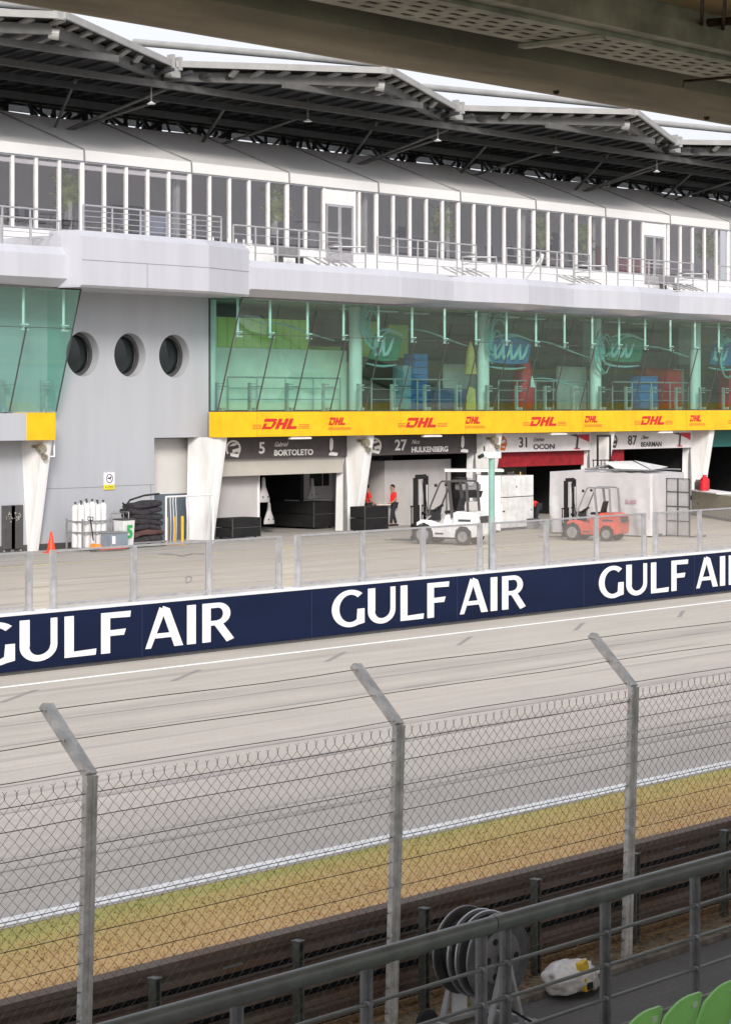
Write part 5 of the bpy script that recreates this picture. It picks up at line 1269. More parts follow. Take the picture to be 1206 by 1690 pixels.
MB().add([(.12,.12,z+.03),(1.1,1.6,z+.33),(.3,2.4,z+.30),(.06,1.7,z+.05)], [(0,1,2,3)]).build('loose_sheet', 'fwhite', t, local=True); MB().add([(.2,.10,z+.02),(1.8,.4,z+.1),(1.2,1.6,z+.35),(1.05,1.5,z+.35)], [(0,1,2,3)]).build('loose_sheet', 'fwhite', t, local=True)
pr_ = MB(); Yp = 1.15
for (a, b, c2, d2) in ((0,.10,.0,.16),(.12,.18,.02,.10),(.22,.5,.08,.13),(.22,.5,.0,.04)): pr_.box(-.085,-.080,Yp-b,Yp-a,1.28+c2,1.28+d2)
pr_.build('printed_mark', mat('pink_print', (.42,.26,.30), .6), t, local=True)
MB().box(.03,DX-.03,.03,LY-.03,0,.12).build('pallet_base', 'dgray', t, local=True)
# mesh rack
A2, B2 = GP(1078, 884), GP(1137, 887.5)
dv = (B2-A2); rzr = math.atan2(dv.y, dv.x); wl = dv.length
t = thing('mesh_rack', 'tall grey rack with net panels and dark grid frame right of the tarpaulin box', 'rack', A2, rzr)
fr = MB(); 
for x in (0, wl*.36, wl*.68, wl): fr.bar((x,0,.02),(x,0,2.25), .05, .05)
for z in (.06, .62, 1.18, 1.74, 2.25): fr.bar((0,-.002,z),(wl,-.002,z), .035, .035)
fr.build('frame', 'dgray', t, local=True); MB().box(.03,wl-.03,.01,.02,.08,2.22).build('net_panel', mat('net_grey', (.40,.40,.41), .6), t, local=True)
MB().bar((0,0,.04),(0,.9,.04),.05).build('foot', 'dgray', t, local=True); MB().bar((wl,0,.04),(wl,.9,.04),.05).build('foot', 'dgray', t, local=True)
# low barrier with bottles, right edge
A3 = GP(1140, 850); B3 = GP(1250, 869)
dv = B3-A3; rzr = math.atan2(dv.y, dv.x); wl = dv.length
t = thing('low_barrier', 'low beige barrier wall with a pale worktop at the right edge', 'barrier', A3, rzr)
MB().box(0,wl,0,.5,.12,1.12).build('panel', mat('barrier_beige', (.36,.34,.29), .7, var=.06), t, local=True, bevel=.01); MB().box(-.1,wl*.45,-.15,.9,1.13,1.19).build('worktop', 'bannerw', t, local=True, bevel=.01)
ft = MB(); x = .1
while x < wl: ft.box(x,x+.1,-.05,.1,0,.12); x += .2
ft.build('foot', 'dgray', t, local=True); MB().lathe([(.10,-.06),(.10,.02)], (.02,0,.8), 'y', 14).build('reflector', 'dgray', t, local=True)
MB().box(1.0,1.3,-.012,0,.55,.575).build('print', 'dgray', t, local=True)
dvn = dv.normalized(); nb = Vector((-dvn.y, dvn.x, 0))
def bottle(s, dy, r, h, m, lab, cap='letter'):
    p = A3+dvn*s+nb*dy; t = thing('bottle', lab, 'bottle', (p.x, p.y, 1.19), 0, 'bottles on the worktop at the right edge')
    MB().lathe([(r*.9,0),(r,.02),(r,h*.62),(r*.45,h*.78),(r*.4,h*.9)], n=14).build('body', m, t, local=True, smooth=True); MB().lathe([(r*.5,h*.9),(r*.5,h)], n=10).build('cap', cap, t, local=True)
for i in range(3): bottle(.25+.42*i, .2, .12, .52, 'dgray', ['leftmost dark bottle with white cap on the barrier worktop', 'middle dark bottle with white cap on the barrier worktop', 'right dark bottle with white cap, next to the red cans'][i])
bottle(1.55, .2, .22, .80, 'redbox', 'large red can standing on the worktop at the right edge', 'bannerw'); bottle(1.95, .05, .20, .62, 'redbox', 'shorter red can right of the large red can', 'redbox')

# ---------------------------------------------------------------- things along the tower wall
YB = 61.1
def bx(px): return XA(px, YB)
# gas cylinders: rack and twelve bottles
rk = thing('cylinder_rack', 'grey steel rack holding the white gas cylinders by the tower wall', 'rack', (bx(150), YB, 0))
x0, x1 = -.72, .62
fr = MB()
for x in (x0, x1):
    for y in (-.35, .45): fr.box(x-.025,x+.025,y-.025,y+.025,0,1.12)
for z in (.62, 1.0):
    fr.box(x0,x1,-.37,-.33,z,z+.05); fr.box(x0,x1,.43,.47,z,z+.05); fr.box(x0-.02,x0+.02,-.35,.45,z,z+.05); fr.box(x1-.02,x1+.02,-.35,.45,z,z+.05)
fr.build('frame', 'graym', rk, local=True); MB().box(x0,x1,-.37,.47,.03,.09).build('base', 'dgray', rk, local=True)
names = []
for r_ in range(2):
    for k in range(5):
        p = (bx(150)+x0+.14+.262*k, YB-.14+.30*r_, .10)
        t = thing('gas_cylinder', 'white gas cylinder in the %s row of the rack, %s' % (('front', 'back')[r_], ('at the left end', 'second from the left', 'in the middle', 'second from the right', 'at the right end')[k]), 'gas cylinder', p, 0, 'white gas cylinders in the rack')
        hh = 1.50+.05*((k*7+r_*3) % 3)
        MB().lathe([(.11,0),(.13,.02),(.13,hh-.14),(.11,hh-.05),(.06,hh),(.035,hh+.01)], n=18).build('body', 'cyl', t, local=True, smooth=True)
        MB().lathe([(.03,hh),(.03,hh+.05),(.045,hh+.06),(.045,hh+.10)], n=8).build('valve', 'dgray', t, local=True)
t = thing('blue_box', 'blue grey plastic box in front of the gas cylinders', 'box', (bx(162), YB-.85, 0)); MB().box(-.40,.40,-.25,.25,.12,.62).build('body', mat('box_bluegrey', (.20,.24,.29), .5), t, local=True, bevel=.02); MB().box(-.42,.42,-.27,.27,.62,.66).build('lid', 'graym', t, local=True); MB().box(-.36,-.22,-.262,-.25,.25,.52).build('sticker', 'letter', t, local=True)
# pallet jack
t = thing('pallet_jack', 'orange hand pallet jack with a black handle left of the gas cylinders', 'pallet jack', (bx(131), YB-.95, 0))
MB().box(-.10,1.1,-.27,-.12,.08,.14).build('fork', 'coneo', t, local=True); MB().box(-.10,1.1,.12,.27,.08,.14).build('fork', 'coneo', t, local=True)
MB().hexa([(-.28,-.2,.1),(.05,-.25,.1),(.05,.25,.1),(-.28,.2,.1),(-.24,-.1,.30),(-.05,-.16,.28),(-.05,.16,.28),(-.24,.1,.30)]).build('pump_body', mat('jack_orange', (.75,.22,.04), .5), t, local=True, bevel=.02)
h_ = MB(); h_.tube((-.22,0,.4), (-.36,0,1.18), .022, 8); h_.path([(-.36,-.13,1.22),(-.36,-.13,1.12),(-.35,0,1.08),(-.36,.13,1.12),(-.36,.13,1.22),(-.36,-.13,1.22)], .018, 6); h_.build('handle', 'black', t, local=True)
for y in (-.07, .07): MB().lathe([(.08,-.025),(.08,.025)], (-.22,y,.08), 'y', 14).build('wheel', 'rubber', t, local=True)
# cone
t = thing('traffic_cone', 'orange traffic cone at the foot of the left column', 'cone', (XA(85, 61.0), 61.0, 0)); MB().lathe([(.16,.03),(.035,.72),(.02,.74)], n=20).build('body', 'coneo', t, local=True, smooth=True); MB().box(-.20,.20,-.20,.20,0,.04).build('base', 'coneo', t, local=True, bevel=.01)
# bin with green 5
t = thing('white_bin', 'white wheeled bin with a green number 5 between the cylinders and the dark cloth stack', 'bin', (bx(189), YB-.5, 0)); MB().hexa([(-.24,-.22,.06),(.24,-.22,.06),(.24,.22,.06),(-.24,.22,.06),(-.28,-.26,1.02),(.28,-.26,1.02),(.28,.26,1.02),(-.28,.26,1.02)]).build('body', 'cyl', t, local=True, bevel=.02)
MB().box(-.30,.30,-.28,.28,1.03,1.08).build('lid', 'dgray', t, local=True, bevel=.02); MB().path([(-.3,.28,.9),(-.3,.36,1.25),(.3,.36,1.25),(.3,.28,.9)], .02, 6).build('handle', 'graym', t, local=True)
g_ = MB(); glyphs(g_, '5', lambda u, v, d: (u, -.262-.008-d+.012*0-(v-.0)*.04, .42+v), .62, 1.1, .02, .01); g_.build('number', 'greenp', t, local=True)
for s in (-1, 1): MB().lathe([(.07,-.02),(.07,.02)], (s*.22,.2,.07), 'x', 12).build('wheel', 'rubber', t, local=True)
# stack of dark cloth rolls on a trolley
tr_ = thing('flat_trolley', 'low flat trolley under the stack of dark cloth by the tower wall', 'trolley', (bx(228), YB-.1, 0)); MB().box(-.95,.95,-.45,.45,.16,.22).build('deck', 'graym', tr_, local=True)
for sx in (-.8, .8):
    for sy in (-.35, .35): MB().lathe([(.075,-.02),(.075,.02)], (sx,sy,.08), 'y', 12).build('wheel', 'rubber', tr_, local=True)
MB().path([(-.95,-.4,.2),(-.95,-.4,1.3),(-.95,.4,1.3),(-.95,.4,.2)], .02, 6).build('push_handle', 'alu', tr_, local=True)
from mathutils import noise as mn
for k in range(7):
    z = .30+.205*k; lab = ['bottom dark folded cloth of the stack', 'second dark folded cloth from the bottom, reddish brown', 'third dark folded cloth from the bottom', 'fourth dark folded cloth, in the middle of the stack', 'third dark folded cloth from the top', 'second dark folded cloth from the top', 'top dark folded cloth, sliding to the right'][k]
    mb = MB(); rows = []; w0 = .82-.02*k+(.04 if k % 2 else 0); ox = .05*math.sin(k*2.1)+.02*k
    for i in range(15):
        u = -1+2*i/14; rr = (1-.25*abs(u)**4); row = []
        for j in range(14):
            a = 2*math.pi*j/14; ca, sa = math.cos(a), math.sin(a); q_ = Vector((u*w0+ox, math.copysign(abs(ca)**.6, ca)*.42*rr, z+math.copysign(abs(sa)**.7, sa)*.13*rr+.05*math.sin(u*2+k)-.03*u*u)); nn = mn.noise(q_*Vector((2.2,2.2,5)).x+Vector((k*3,0,0)))*.045; row.append(q_+Vector((0, nn, nn*.9)))
        rows.append(row)
    for a, b in zip(rows[:-1], rows[1:]): mb.strip(a, b, True)
    mb.add(rows[0], [tuple(range(14))]); mb.add(rows[-1], [tuple(range(14))]); mb.v = [v+Vector((bx(228), YB-.1, 0)) for v in mb.v]
    o = mb.build('folded_cloth', 'mats' if k != 1 else mat('brown_cloth', (.10,.05,.05), .9), smooth=True); tag(o, lab, 'cloth', 'dark folded cloths stacked on the trolley')
tag(MB().path([(bx(190), YB-.4, 1.62), (bx(195), YB-.4, 1.52), (bx(202), YB-.4, 1.72), (bx(225), YB-.4, 1.86), (bx(250), YB-.4, 1.90)], .035, 8).build('bent_pipe', 'black', smooth=True), 'bent black pipe lying on top of the dark cloth stack', 'pipe')
# white barrier rack with curved feet
t = thing('barrier_rack', 'white tubular rack of crowd barriers in front of the tower recess', 'rack', (bx(258), YB-.5, 0))
ob = bx(258)
xe_ = XA(342, YB)-ob
MB().tube((0,0,1.78), (xe_,.2,1.78), .035, 8).build('top_bar', 'white', t, local=True); MB().tube((0,0,.1), (0,0,1.78), .035, 8).build('end_post', 'white', t, local=True); MB().tube((xe_,.2,.0), (xe_,.2,1.78), .035, 8).build('end_post', 'white', t, local=True)
for k, x in enumerate((.12,.26,.40,.95,1.05,2.2)):
    MB().path([(x+.10,0,1.76),(x+.04,-.05,1.55),(x,-.12,1.2),(x-.02,-.15,.6),(x,-.1,.08)], .022, 6).build('hook_bar', 'alu', t, local=True, smooth=True)
for px, l_ in ((272, 'left'), (285, 'middle'), (298, 'right')):
    b_ = thing('bollard', l_+'most of the three yellow posts in front of the tower recess' if l_ != 'middle' else 'middle one of the three yellow posts in front of the tower recess', 'post', (XA(px, 61.0), 61.0-.1, 0), 0, 'yellow posts by the recess')
    MB().lathe([(.055,0),(.055,1.0),(.045,1.04),(.0001,1.05)], n=14).build('post', 'yel', b_, local=True, smooth=True); MB().box(-.1,.1,-.1,.1,0,.02).build('foot_plate', 'yel', b_, local=True)
# prohibition sign
t = thing('wall_sign', 'small white prohibition sign with a yellow strip on the tower wall', 'sign', (XA(183, 62.3), 62.36, 2.0))
zb_ = ZA(183, 808, 62.36)-2.0
MB().box(-.26,.26,0,.03,zb_+.18,zb_+.62).build('board', 'letter', t, local=True); MB().box(-.26,.26,0,.03,zb_,zb_+.178).build('yellow_strip', mat('sign_yellow', (.70,.62,.05), .5), t, local=True)
rg = MB(); n = 28; P1 = [Vector((.17*math.cos(2*math.pi*k/n), -.006, zb_+.40+.17*math.sin(2*math.pi*k/n))) for k in range(n)]; P2 = [Vector((.135*math.cos(2*math.pi*k/n), -.006, zb_+.40+.135*math.sin(2*math.pi*k/n))) for k in range(n)]
rg.strip(P1, P2, True); rg.bar((-.10,-.007,zb_+.50), (.10,-.007,zb_+.30), .025, .004); rg.build('prohibition_ring', mat('sign_blue_grey', (.12,.10,.25), .5), t, local=True)
ci = MB(); ci.box(-.09,.07,-.005,-.001,zb_+.385,zb_+.425); ci.box(.02,.10,-.005,-.001,zb_+.43,zb_+.47); ci.build('pictogram', 'black', t, local=True)
st2 = MB(); st2.lathe([(.03,-.004),(.03,0)], (-.17,0,zb_+.09), 'y', 10); [st2.box(-.08,.20,-.004,0,zb_+.06+.045*j,zb_+.075+.045*j) for j in range(2)]; st2.build('small_print', mat('olive_print', (.20,.18,.02), .5), t, local=True)
# black cases in the left garage
for px, l_ in ((13, 'tall black case with a pale round print at the left edge'), (26, 'tall black case with a pale round print beside the left column')):
    X = XA(px, 62.4); c = thing('tall_case', l_, 'case', (X, 62.3, 0), 0, 'tall black cases at the left edge'); MB().box(-.28,.28,0,.5,.1,1.62).build('body', 'dgray', c, local=True, bevel=.02)
    pm = MB(); rn = random.Random(px)
    for k in range(16): a = rn.random()*6.28; r_ = .03+.15*rn.random(); pm.lathe([(.012+.02*rn.random(), -.006-.0005*k),(.012+.012*rn.random(), .0)], (r_*math.cos(a), 0, 1.22+r_*1.2*math.sin(a)), 'y', 7)
    pm.build('round_print', mat('pale_print', (.35,.35,.33), .6), c, local=True); 
    for s in (-.2, .2): MB().lathe([(.04,-.02),(.04,.02)], (s,.06,.05), 'y', 10).build('castor', 'alu', c, local=True)
# hose ends and tape on the apron
tag(MB().path([GP(262,914,.02), GP(285,915,.02), GP(302,918,.02), GP(318,914,.02), GP(342,915,.02)], .03, 6).build('ground_cable', 'graym', smooth=True), 'grey cable lying on the apron in front of the yellow posts', 'cable')
tag(MB().path([GP(307,953,.02), GP(311,951,.02), GP(317,953,.02), GP(314,960,.02), GP(308,962,.02), GP(307,953,.02)], .012, 6).build('cable_loop', 'graym', smooth=True), 'small loop of cable on the pit lane above the first lettering', 'cable')

# ---------------------------------------------------------------- upper storey contents
def stack(px, y, w_, hs, m, lab, cat='crates', d=.6):
    t = thing('crate_stack' if len(hs) > 1 else 'cabinet', lab, cat, (XA(px, y), y, ZB1+.06)); z = 0
    for i, h in enumerate(hs): MB().box(-w_/2,w_/2,-d/2,d/2,z+.01,z+h-.01).build('crate' if len(hs) > 1 else 'body', m, t, local=True, bevel=.015); z += h
    if len(hs) == 1: MB().box(-w_/2-.03,w_/2+.03,-d/2-.03,d/2+.03,z,z+.04).build('top', m, t, local=True)
    return t
stack(686, 64.2, .9, (.3,)*8, 'bluebox', 'tall stack of blue crates behind the green glass above the HULKENBERG sign')
stack(665, 64.4, .7, (.5,.5,.9), mat('pale_blue_crate', (.22,.34,.42), .5), 'pale blue stack left of the tall blue crates upstairs')
stack(736, 64.6, 2.2, (.9,), mat('blue_purple', (.10,.13,.28), .5), 'low blue cabinet right of the blue crates upstairs', 'cabinet')
stack(1105, 64.6, 1.2, (1.9,), 'redbox', 'tall red cabinet upstairs above the BEARMAN sign', 'cabinet')
stack(1080, 65.0, 2.4, (2.0,), mat('deep_red', (.22,.01,.015), .5), 'wide dark red cabinet upstairs behind the blue panel', 'cabinet')
stack(1062, 64.0, 1.5, (1.55,), 'bluebox', 'blue panel box upstairs left of the red cabinet', 'cabinet')
stack(1204, 64.6, 1.2, (2.0,), 'redbox', 'red cabinet upstairs at the right edge', 'cabinet')
t = thing('red_kiosk', 'rounded red upright display upstairs above the OCON sign', 'display', (XA(862, 64), 64, ZB1+.06)); MB().lathe([(.42,0),(.55,.3),(.52,1.2),(.38,1.9),(.30,2.3),(.12,2.45)], n=20).build('body', 'redbox', t, local=True, smooth=True); MB().hexa([(-.1,-.56,1.0),(.3,-.50,1.0),(.3,-.46,1.0),(-.1,-.5,1.0),(-.05,-.5,1.5),(.1,-.48,1.5),(.1,-.44,1.5),(-.05,-.44,1.5)]).build('pale_patch', 'bannerw', t, local=True)
# glass reflections modelled as solid coloured shapes with swooping strokes
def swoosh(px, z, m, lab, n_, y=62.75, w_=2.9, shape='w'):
    X = XA(px, y); t = thing('reflection_panel', lab, 'banner', (X, y, z), 0, 'modelled reflections inside the upper storey glass')
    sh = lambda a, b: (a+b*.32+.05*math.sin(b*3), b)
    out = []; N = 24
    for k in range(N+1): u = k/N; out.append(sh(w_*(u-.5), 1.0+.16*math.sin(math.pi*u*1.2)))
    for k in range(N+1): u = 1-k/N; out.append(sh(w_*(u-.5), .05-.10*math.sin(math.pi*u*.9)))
    mb = MB(); mb.prism(out, lambda u, v, d: (u, d, v), .02); mb.build('cloth', m, t, local=True)  # reflected colour patch, built as a thin solid sheet
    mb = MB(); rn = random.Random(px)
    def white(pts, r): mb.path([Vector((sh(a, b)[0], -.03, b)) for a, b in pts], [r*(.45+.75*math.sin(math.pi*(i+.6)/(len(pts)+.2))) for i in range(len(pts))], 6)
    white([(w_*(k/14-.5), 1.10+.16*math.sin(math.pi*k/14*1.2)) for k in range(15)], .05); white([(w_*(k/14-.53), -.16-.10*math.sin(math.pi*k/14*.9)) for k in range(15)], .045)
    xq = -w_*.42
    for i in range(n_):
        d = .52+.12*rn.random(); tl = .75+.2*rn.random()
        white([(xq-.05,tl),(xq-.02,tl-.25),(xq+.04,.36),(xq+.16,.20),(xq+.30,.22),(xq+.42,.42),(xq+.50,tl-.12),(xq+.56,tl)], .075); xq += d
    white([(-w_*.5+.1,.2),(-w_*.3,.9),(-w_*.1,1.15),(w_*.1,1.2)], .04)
    mb.build('reflected_strokes', mat('stroke_pale', (.28,.42,.45), .5), t, local=True, smooth=True)
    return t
M['reflblue'] = mat('reflection_blue', (.03,.13,.30), .6); M['reflgreen'] = mat('reflection_green', (.02,.16,.09), .6)
swoosh(838, ZA(838, 599, 62.75), 'reflblue', 'blue modelled glass reflection with pale curved strokes upstairs left of the red display', 4)
swoosh(1028, ZA(1028, 596, 62.75), 'reflgreen', 'green modelled glass reflection with pale curved strokes upstairs above the BEARMAN sign', 3)
swoosh(632, ZA(632, 594, 62.75), 'reflgreen', 'green modelled glass reflection with pale curved strokes upstairs right of the first inner column', 2, w_=1.9)
swoosh(1196, ZA(1196, 602, 62.75), 'reflblue', 'blue modelled glass reflection with pale strokes upstairs at the right edge', 2)
def emblem(px, z, lab, m='stroke_pale'):  # curls of reflection in the glass, modelled as solid strokes
    y = 62.6; X = XA(px, y); t = thing('reflection_curl', lab, 'emblem', (X, y, z), 0, 'modelled curled reflections inside the upper storey glass')
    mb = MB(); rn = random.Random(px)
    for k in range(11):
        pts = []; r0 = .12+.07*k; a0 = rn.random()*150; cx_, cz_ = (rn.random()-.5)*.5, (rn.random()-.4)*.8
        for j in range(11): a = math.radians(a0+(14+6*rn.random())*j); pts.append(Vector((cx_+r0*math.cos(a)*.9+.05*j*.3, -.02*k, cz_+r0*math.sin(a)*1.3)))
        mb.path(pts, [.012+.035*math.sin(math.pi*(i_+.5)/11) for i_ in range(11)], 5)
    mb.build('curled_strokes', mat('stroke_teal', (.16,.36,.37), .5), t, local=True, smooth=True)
for i_, (px0, y0_, px1, y1_, lab) in enumerate(((340+420*.216, 532, 340+980*.216, 562, 'pale curved line of modelled reflection across the lime panels upstairs'), (672, 543, 775, 572, 'pale curved line of modelled reflection upstairs left of the yellow umbrella'), (877, 562, 972, 590, 'pale curved line of modelled reflection upstairs above the OCON sign'), (1060, 572, 1148, 592, 'pale curved line of modelled reflection upstairs above the BEARMAN sign'), (880, 625, 962, 641, 'low pale curved line of modelled reflection upstairs right of the red display'))):
    y = 63.2; Xa, Xb, za, zb = XA(px0, y), XA(px1, y), ZA(px0, y0_, y), ZA(px1, y1_, y)  # streaks of glass reflection modelled as thin pale tubes
    tag(MB().path([(Xa+(Xb-Xa)*k/12, y, za+(zb-za)*k/12+.10*math.sin(math.pi*k/12)+.05*math.sin(2*math.pi*k/12)) for k in range(13)], [.02+.02*math.sin(math.pi*k/12) for k in range(13)], 6).build('reflection_line', mat('stroke_pale', (.4,.58,.6)), smooth=True), lab, 'decoration', 'modelled reflection lines inside the upper storey')
emblem(606, ZA(606, 545, 62.6), 'teal curl of modelled glass reflection at the top of the first inner column'); emblem(812, ZA(812, 565, 62.6), 'teal curl of modelled glass reflection beside the second inner column'); emblem(992, ZA(992, 585, 62.6), 'teal curl of modelled glass reflection beside the third inner column'); emblem(1190, ZA(1190, 585, 62.6), 'teal curl of modelled glass reflection beside the rightmost inner column')
def drape(px, lab):
    y = 63.0; X = XA(px, y); t = thing('yellow_umbrella', lab, 'umbrella', (X, y, ZB1+.05), 0, 'folded yellow umbrellas upstairs'); MB().tube((0,0,0), (0,0,3.1), .025, 8).build('pole', 'dgray', t, local=True); MB().lathe([(.02,3.0),(.16,2.6),(.24,1.9),(.30,1.55),(.18,1.5)], n=12).build('canopy', mat('dull_yellow', (.42,.31,.10), .7), t, local=True); MB().lathe([(.32,.0),(.25,.9),(.05,1.0)], n=4).build('base', mat('dull_yellow', (.5,.38,.08)), t, local=True)
drape(776, 'folded yellow umbrella upstairs left of the second inner column')
# balustrades upstairs
for i, (a, b) in enumerate(((376, 561), (613, 760), (822, 970), (1010, 1135))):
    y = 63.6; xa_, xb_ = XA(a, y), XA(b, y)
    railing([(xa_, y), (xb_, y)], ZB1+.05, 1.30, ['inner balustrade upstairs above the BORTOLETO sign', 'inner balustrade upstairs above the HULKENBERG sign', 'inner balustrade upstairs above the OCON sign', 'inner balustrade upstairs above the BEARMAN sign'][i], 3, name='inner_balustrade', group='inner balustrades of the upper storey', step=1.5)
for i, (a, m, lab) in enumerate(((812, 'interior', 'slanted dark screen hanging upstairs in the corner of the pale room'),)): pass
for px, lab, z in ((535, 'dark screen hanging in the right corner of the pale room upstairs', 7.5), (752, 'dark red screen hanging upstairs left of the yellow umbrella', 7.5), (925, 'grey screen hanging upstairs above the OCON sign', 7.5), (1065, 'long grey screen hanging upstairs above the BEARMAN sign', 7.7)):
    y = 64.3; X = XA(px, y); t = thing('hanging_screen', lab, 'screen', (X, y, z), R(-12), 'screens hanging upstairs'); MB().box(-1.0,1.0,-.05,.05,0,1.15).build('panel', mat('screen_dark_red', (.05,.025,.03), .3), t, local=True, bevel=.02); MB().box(-.7,-.64,.05,.11,.6,1.55).build('hanger', 'graym', t, local=True); MB().box(.64,.7,.05,.11,.6,1.55).build('hanger', 'graym', t, local=True)

# ---------------------------------------------------------------- people
def person(label, loc, rz, J, shirt='shirt', held=None):
    """J: joints in local space (x forward, y left); body grown as one skinned surface, clothes as children"""
    t = thing('person', label, 'person', loc, rz)
    def skin(name, m, V, E, rad, root=0, sub=1):
        me = bpy.data.meshes.new(name); me.from_pydata([Vector(v) for v in V], E, []); o = bpy.data.objects.new(name, me); C.objects.link(o); o.parent = t
        md = o.modifiers.new('skin', 'SKIN'); me.skin_vertices or me.attributes.new('skin', 'FLOAT', 'POINT') if False else None
        bm = bmesh.new(); bm.from_mesh(me); lay = bm.verts.layers.skin.verify(); bm.verts.ensure_lookup_table()
        for v, r in zip(bm.verts, rad): v[lay].radius = (r, r) if not isinstance(r, tuple) else r; v[lay].use_root = False
        bm.verts[root][lay].use_root = True; bm.to_mesh(me); bm.free()
        sd = o.modifiers.new('subsurf', 'SUBSURF'); sd.levels = sd.render_levels = sub; me.materials.append(M[m]); return o
    n = list(J); idx = {k: i for i, k in enumerate(n)}
    B = [('pel','chest'),('chest','neck'),('neck','head'),('head','crown')]; 
    for s in 'lr': B += [('chest','sh'+s),('sh'+s,'el'+s),('el'+s,'wr'+s),('wr'+s,'pa'+s),('pel','hp'+s),('hp'+s,'kn'+s),('kn'+s,'an'+s),('an'+s,'to'+s)]
    rad = dict(pel=.12, chest=.14, neck=.055, head=.088, crown=.075)
    for s in 'lr': rad.update({'sh'+s:.06,'el'+s:.042,'wr'+s:.028,'pa'+s:.032,'hp'+s:.095,'kn'+s:.06,'an'+s:.04,'to'+s:.035})
    V = [J[k] for k in n]; E = [(idx[a], idx[b]) for a, b in B]; RD = [rad[k] for k in n]
    for s in 'lr':       # five fingers, unequal, slightly curled
        p = Vector(J['pa'+s]); d = (p-Vector(J['wr'+s])).normalized(); sdv = d.cross(Vector((0,0,1))); sdv = sdv.normalized() if sdv.length > .1 else Vector((0,1,0)); dn = Vector((0,0,-1)) if abs(d.z) < .8 else Vector((1,0,0))
        for q_, (o_, l_) in enumerate(((-.030,.070),(-.010,.082),(.010,.078),(.030,.062))):
            a = p+sdv*o_+d*.035; i0 = len(V); V += [a, a+d*l_*.5+dn*.006, a+d*l_*.85+dn*.028]; RD += [.010,.009,.008]; E += [(idx['pa'+s], i0),(i0,i0+1),(i0+1,i0+2)]
        a = p-d*.01+sdv*.04; i0 = len(V); V += [a, a+d*.04+sdv*.02]; RD += [.011,.009]; E += [(idx['pa'+s], i0),(i0,i0+1)]
    skin('body', 'skin', V, E, RD, idx['pel'])
    Jv = {k: Vector(v) for k, v in J.items()}
    # shirt: torso and sleeves
    nm = ['pel','mid','chest','col']+['shl','ell_','shr','elr_']; sv = dict(pel=Jv['pel']+(Jv['chest']-Jv['pel'])*.05, mid=(Jv['pel']+Jv['chest'])/2, chest=Jv['chest'], col=Jv['chest'].lerp(Jv['neck'], .75), shl=Jv['shl'], shr=Jv['shr'], ell_=Jv['shl'].lerp(Jv['ell'], .75), elr_=Jv['shr'].lerp(Jv['elr'], .75))
    ii = {k: i for i, k in enumerate(nm)}
    skin('shirt', shirt, [sv[k] for k in nm], [(ii['pel'],ii['mid']),(ii['mid'],ii['chest']),(ii['chest'],ii['col']),(ii['chest'],ii['shl']),(ii['shl'],ii['ell_']),(ii['chest'],ii['shr']),(ii['shr'],ii['elr_'])], [.165,.165,.180,.07,.082,.062,.082,.062], ii['chest'])
    nm = ['pel','hpl','knl','anl','hpr','knr','anr']; ii = {k: i for i, k in enumerate(nm)}
    skin('trousers', 'trouser', [Jv[k] for k in nm], [(0,1),(1,2),(2,3),(0,4),(4,5),(5,6)], [.150,.115,.082,.062,.115,.082,.062], 0)
    for s in 'lr':
        a, b = Jv['an'+s], Jv['to'+s]; mb = MB(); d = (b-a); d.z = 0; d = d.normalized() if d.length > .01 else Vector((1,0,0)); mb.bar(Vector((a.x,a.y,.045))-d*.09, Vector((b.x,b.y,.04))+d*.05, .10, .08); mb.build('shoe', 'black', t, local=True, bevel=.02)
    hd = (Jv['crown']-Jv['head']).normalized(); c = Jv['head'].lerp(Jv['crown'], .55)+hd*.02
    bm = bmesh.new(); bmesh.ops.create_uvsphere(bm, u_segments=16, v_segments=10, radius=.108); 
    fwd = Vector((1,0,0)); fwd = (fwd-hd*fwd.dot(hd)).normalized()
    bmesh.ops.delete(bm, geom=[v for v in bm.verts if (v.co.x > .03 and v.co.z < .045) or v.co.z < -.06], context='VERTS')
    rot = Matrix((fwd, hd.cross(fwd), hd)).transposed()
    for v in bm.verts: v.co = rot @ v.co+c
    me = bpy.data.meshes.new('hair'); bm.to_mesh(me); bm.free(); o = bpy.data.objects.new('hair', me); C.objects.link(o); o.parent = t; me.materials.append(M['hair'])
    f = MB(); cf_ = Jv['head'].lerp(Jv['crown'], .35)+fwd*.085
    f.hexa([tuple(cf_+fwd*a+hd.cross(fwd)*b+hd*z) for a, b, z in ((0,-.012,-.02),(.028,-.012,-.02),(.028,.012,-.02),(0,.012,-.02),(0,-.006,.03),(.01,-.006,.03),(.01,.006,.03),(0,.006,.03))]); f.build('nose', 'skin', t, local=True)
    e = MB(); [e.cbox(tuple(cf_+fwd*.004+hd.cross(fwd)*.033*s+hd*.03), (.012,.02,.012)) for s in (-1, 1)]; e.cbox(tuple(cf_-hd*.045+fwd*.0), (.012,.04,.01)); e.build('eyes_and_mouth', 'hair', t, local=True)
    return t
def stand(fl=.10, bl=-.10, arm=None):
    J = dict(pel=(0,0,.95), chest=(.01,0,1.28), neck=(.02,0,1.46), head=(.035,0,1.56), crown=(.04,0,1.68))
    for s, k in (('l', 1), ('r', -1)):
        st = fl if s == 'l' else bl
        J['sh'+s] = (.0, k*.19, 1.38); J['hp'+s] = (0, k*.09, .90); J['kn'+s] = (.03+st*.6, k*.10, .49); J['an'+s] = (st*1.3-.02, k*.10, .09); J['to'+s] = (st*1.3+.12, k*.11, .04)
        J['el'+s] = (.02, k*.25, 1.10); J['wr'+s] = (.25, k*.22, .96); J['pa'+s] = (.33, k*.20, .95)
    return J
pA_ = GP(606, 869); pB_ = GP(649, 868)
da = math.atan2(pB_.y-pA_.y, pB_.x-pA_.x)
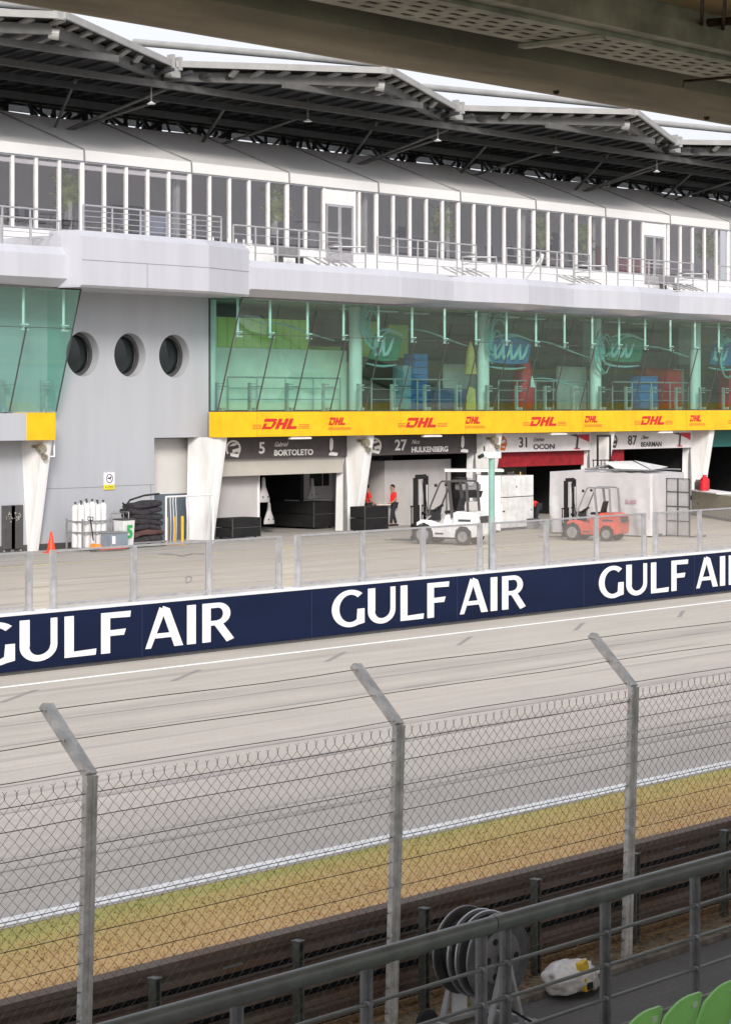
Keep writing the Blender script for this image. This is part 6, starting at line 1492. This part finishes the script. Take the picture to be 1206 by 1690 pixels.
person('person in a red shirt behind the black stacked case, holding the board end', (pA_.x, pA_.y, 0), da, stand(.05, -.05))
person('person in a red shirt and dark trousers holding the right end of the white board', (pB_.x, pB_.y, 0), da+math.pi, stand(.14, -.12))
m_ = (pA_+pB_)/2; t = thing('carried_board', 'long white board carried between the two standing people in red', 'board', (m_.x, m_.y, .89), da); ll = (pB_-pA_).length
MB().box(-ll/2+.30,ll/2-.25,-.30,.30,0,.04).build('board', mat('board_peach', (.72,.62,.58), .5), t, local=True, bevel=.01)
J = stand(.08, -.06)
J.update(pel=(-.02,0,.86), chest=(.30,0,1.02), neck=(.46,0,.98), head=(.55,0,.93), crown=(.65,0,.86))
for s, k in (('l', 1), ('r', -1)):
    J['sh'+s] = (.36,k*.18,1.0); J['el'+s] = (.42,k*.22,.74); J['wr'+s] = (.50,k*.16,.52); J['pa'+s] = (.53,k*.14,.44); J['hp'+s] = (-.02,k*.10,.84); J['kn'+s] = (.10,k*.14,.47)
pC_ = GP(886, 868)
person('person in a red shirt bending over beside the white cabinet', (pC_.x, pC_.y, 0), R(150), J)
bk = GP(873, 872); t = thing('tool_crate', 'small grey crate at the hands of the bending person', 'crate', (bk.x-.1, bk.y-.2, 0), R(10)); MB().box(-.3,.3,-.2,.2,.0,.38).build('body', 'graym', t, local=True, bevel=.02); MB().box(-.32,.32,-.22,.22,.385,.42).build('lid', 'dgray', t, local=True)
# yellow step ladder by the tarpaulin box
pl_ = GP(903, 868); t = thing('step_ladder', 'yellow step ladder left of the tarpaulin box', 'ladder', (pl_.x, pl_.y+1.6, 0), R(20))
ld = MB(); 
for s in (-1, 1): ld.bar((-.35,s*.22,0), (0,s*.16,2.25), .05, .03)
for k in range(1, 8): q_ = k/8; ld.bar((-.35+.35*q_,-.21+.05*q_,2.25*q_), (-.35+.35*q_,.21-.05*q_,2.25*q_), .06, .02)
ld.build('front_frame', 'yel', t, local=True); ld = MB()
for s in (-1, 1): ld.bar((.40,s*.20,0), (.02,s*.15,2.25), .04, .03)
ld.build('rear_frame', 'yel', t, local=True)

# ---------------------------------------------------------------- clean up helper properties
for o in bpy.data.objects:
    if '_w' in o: del o['_w']
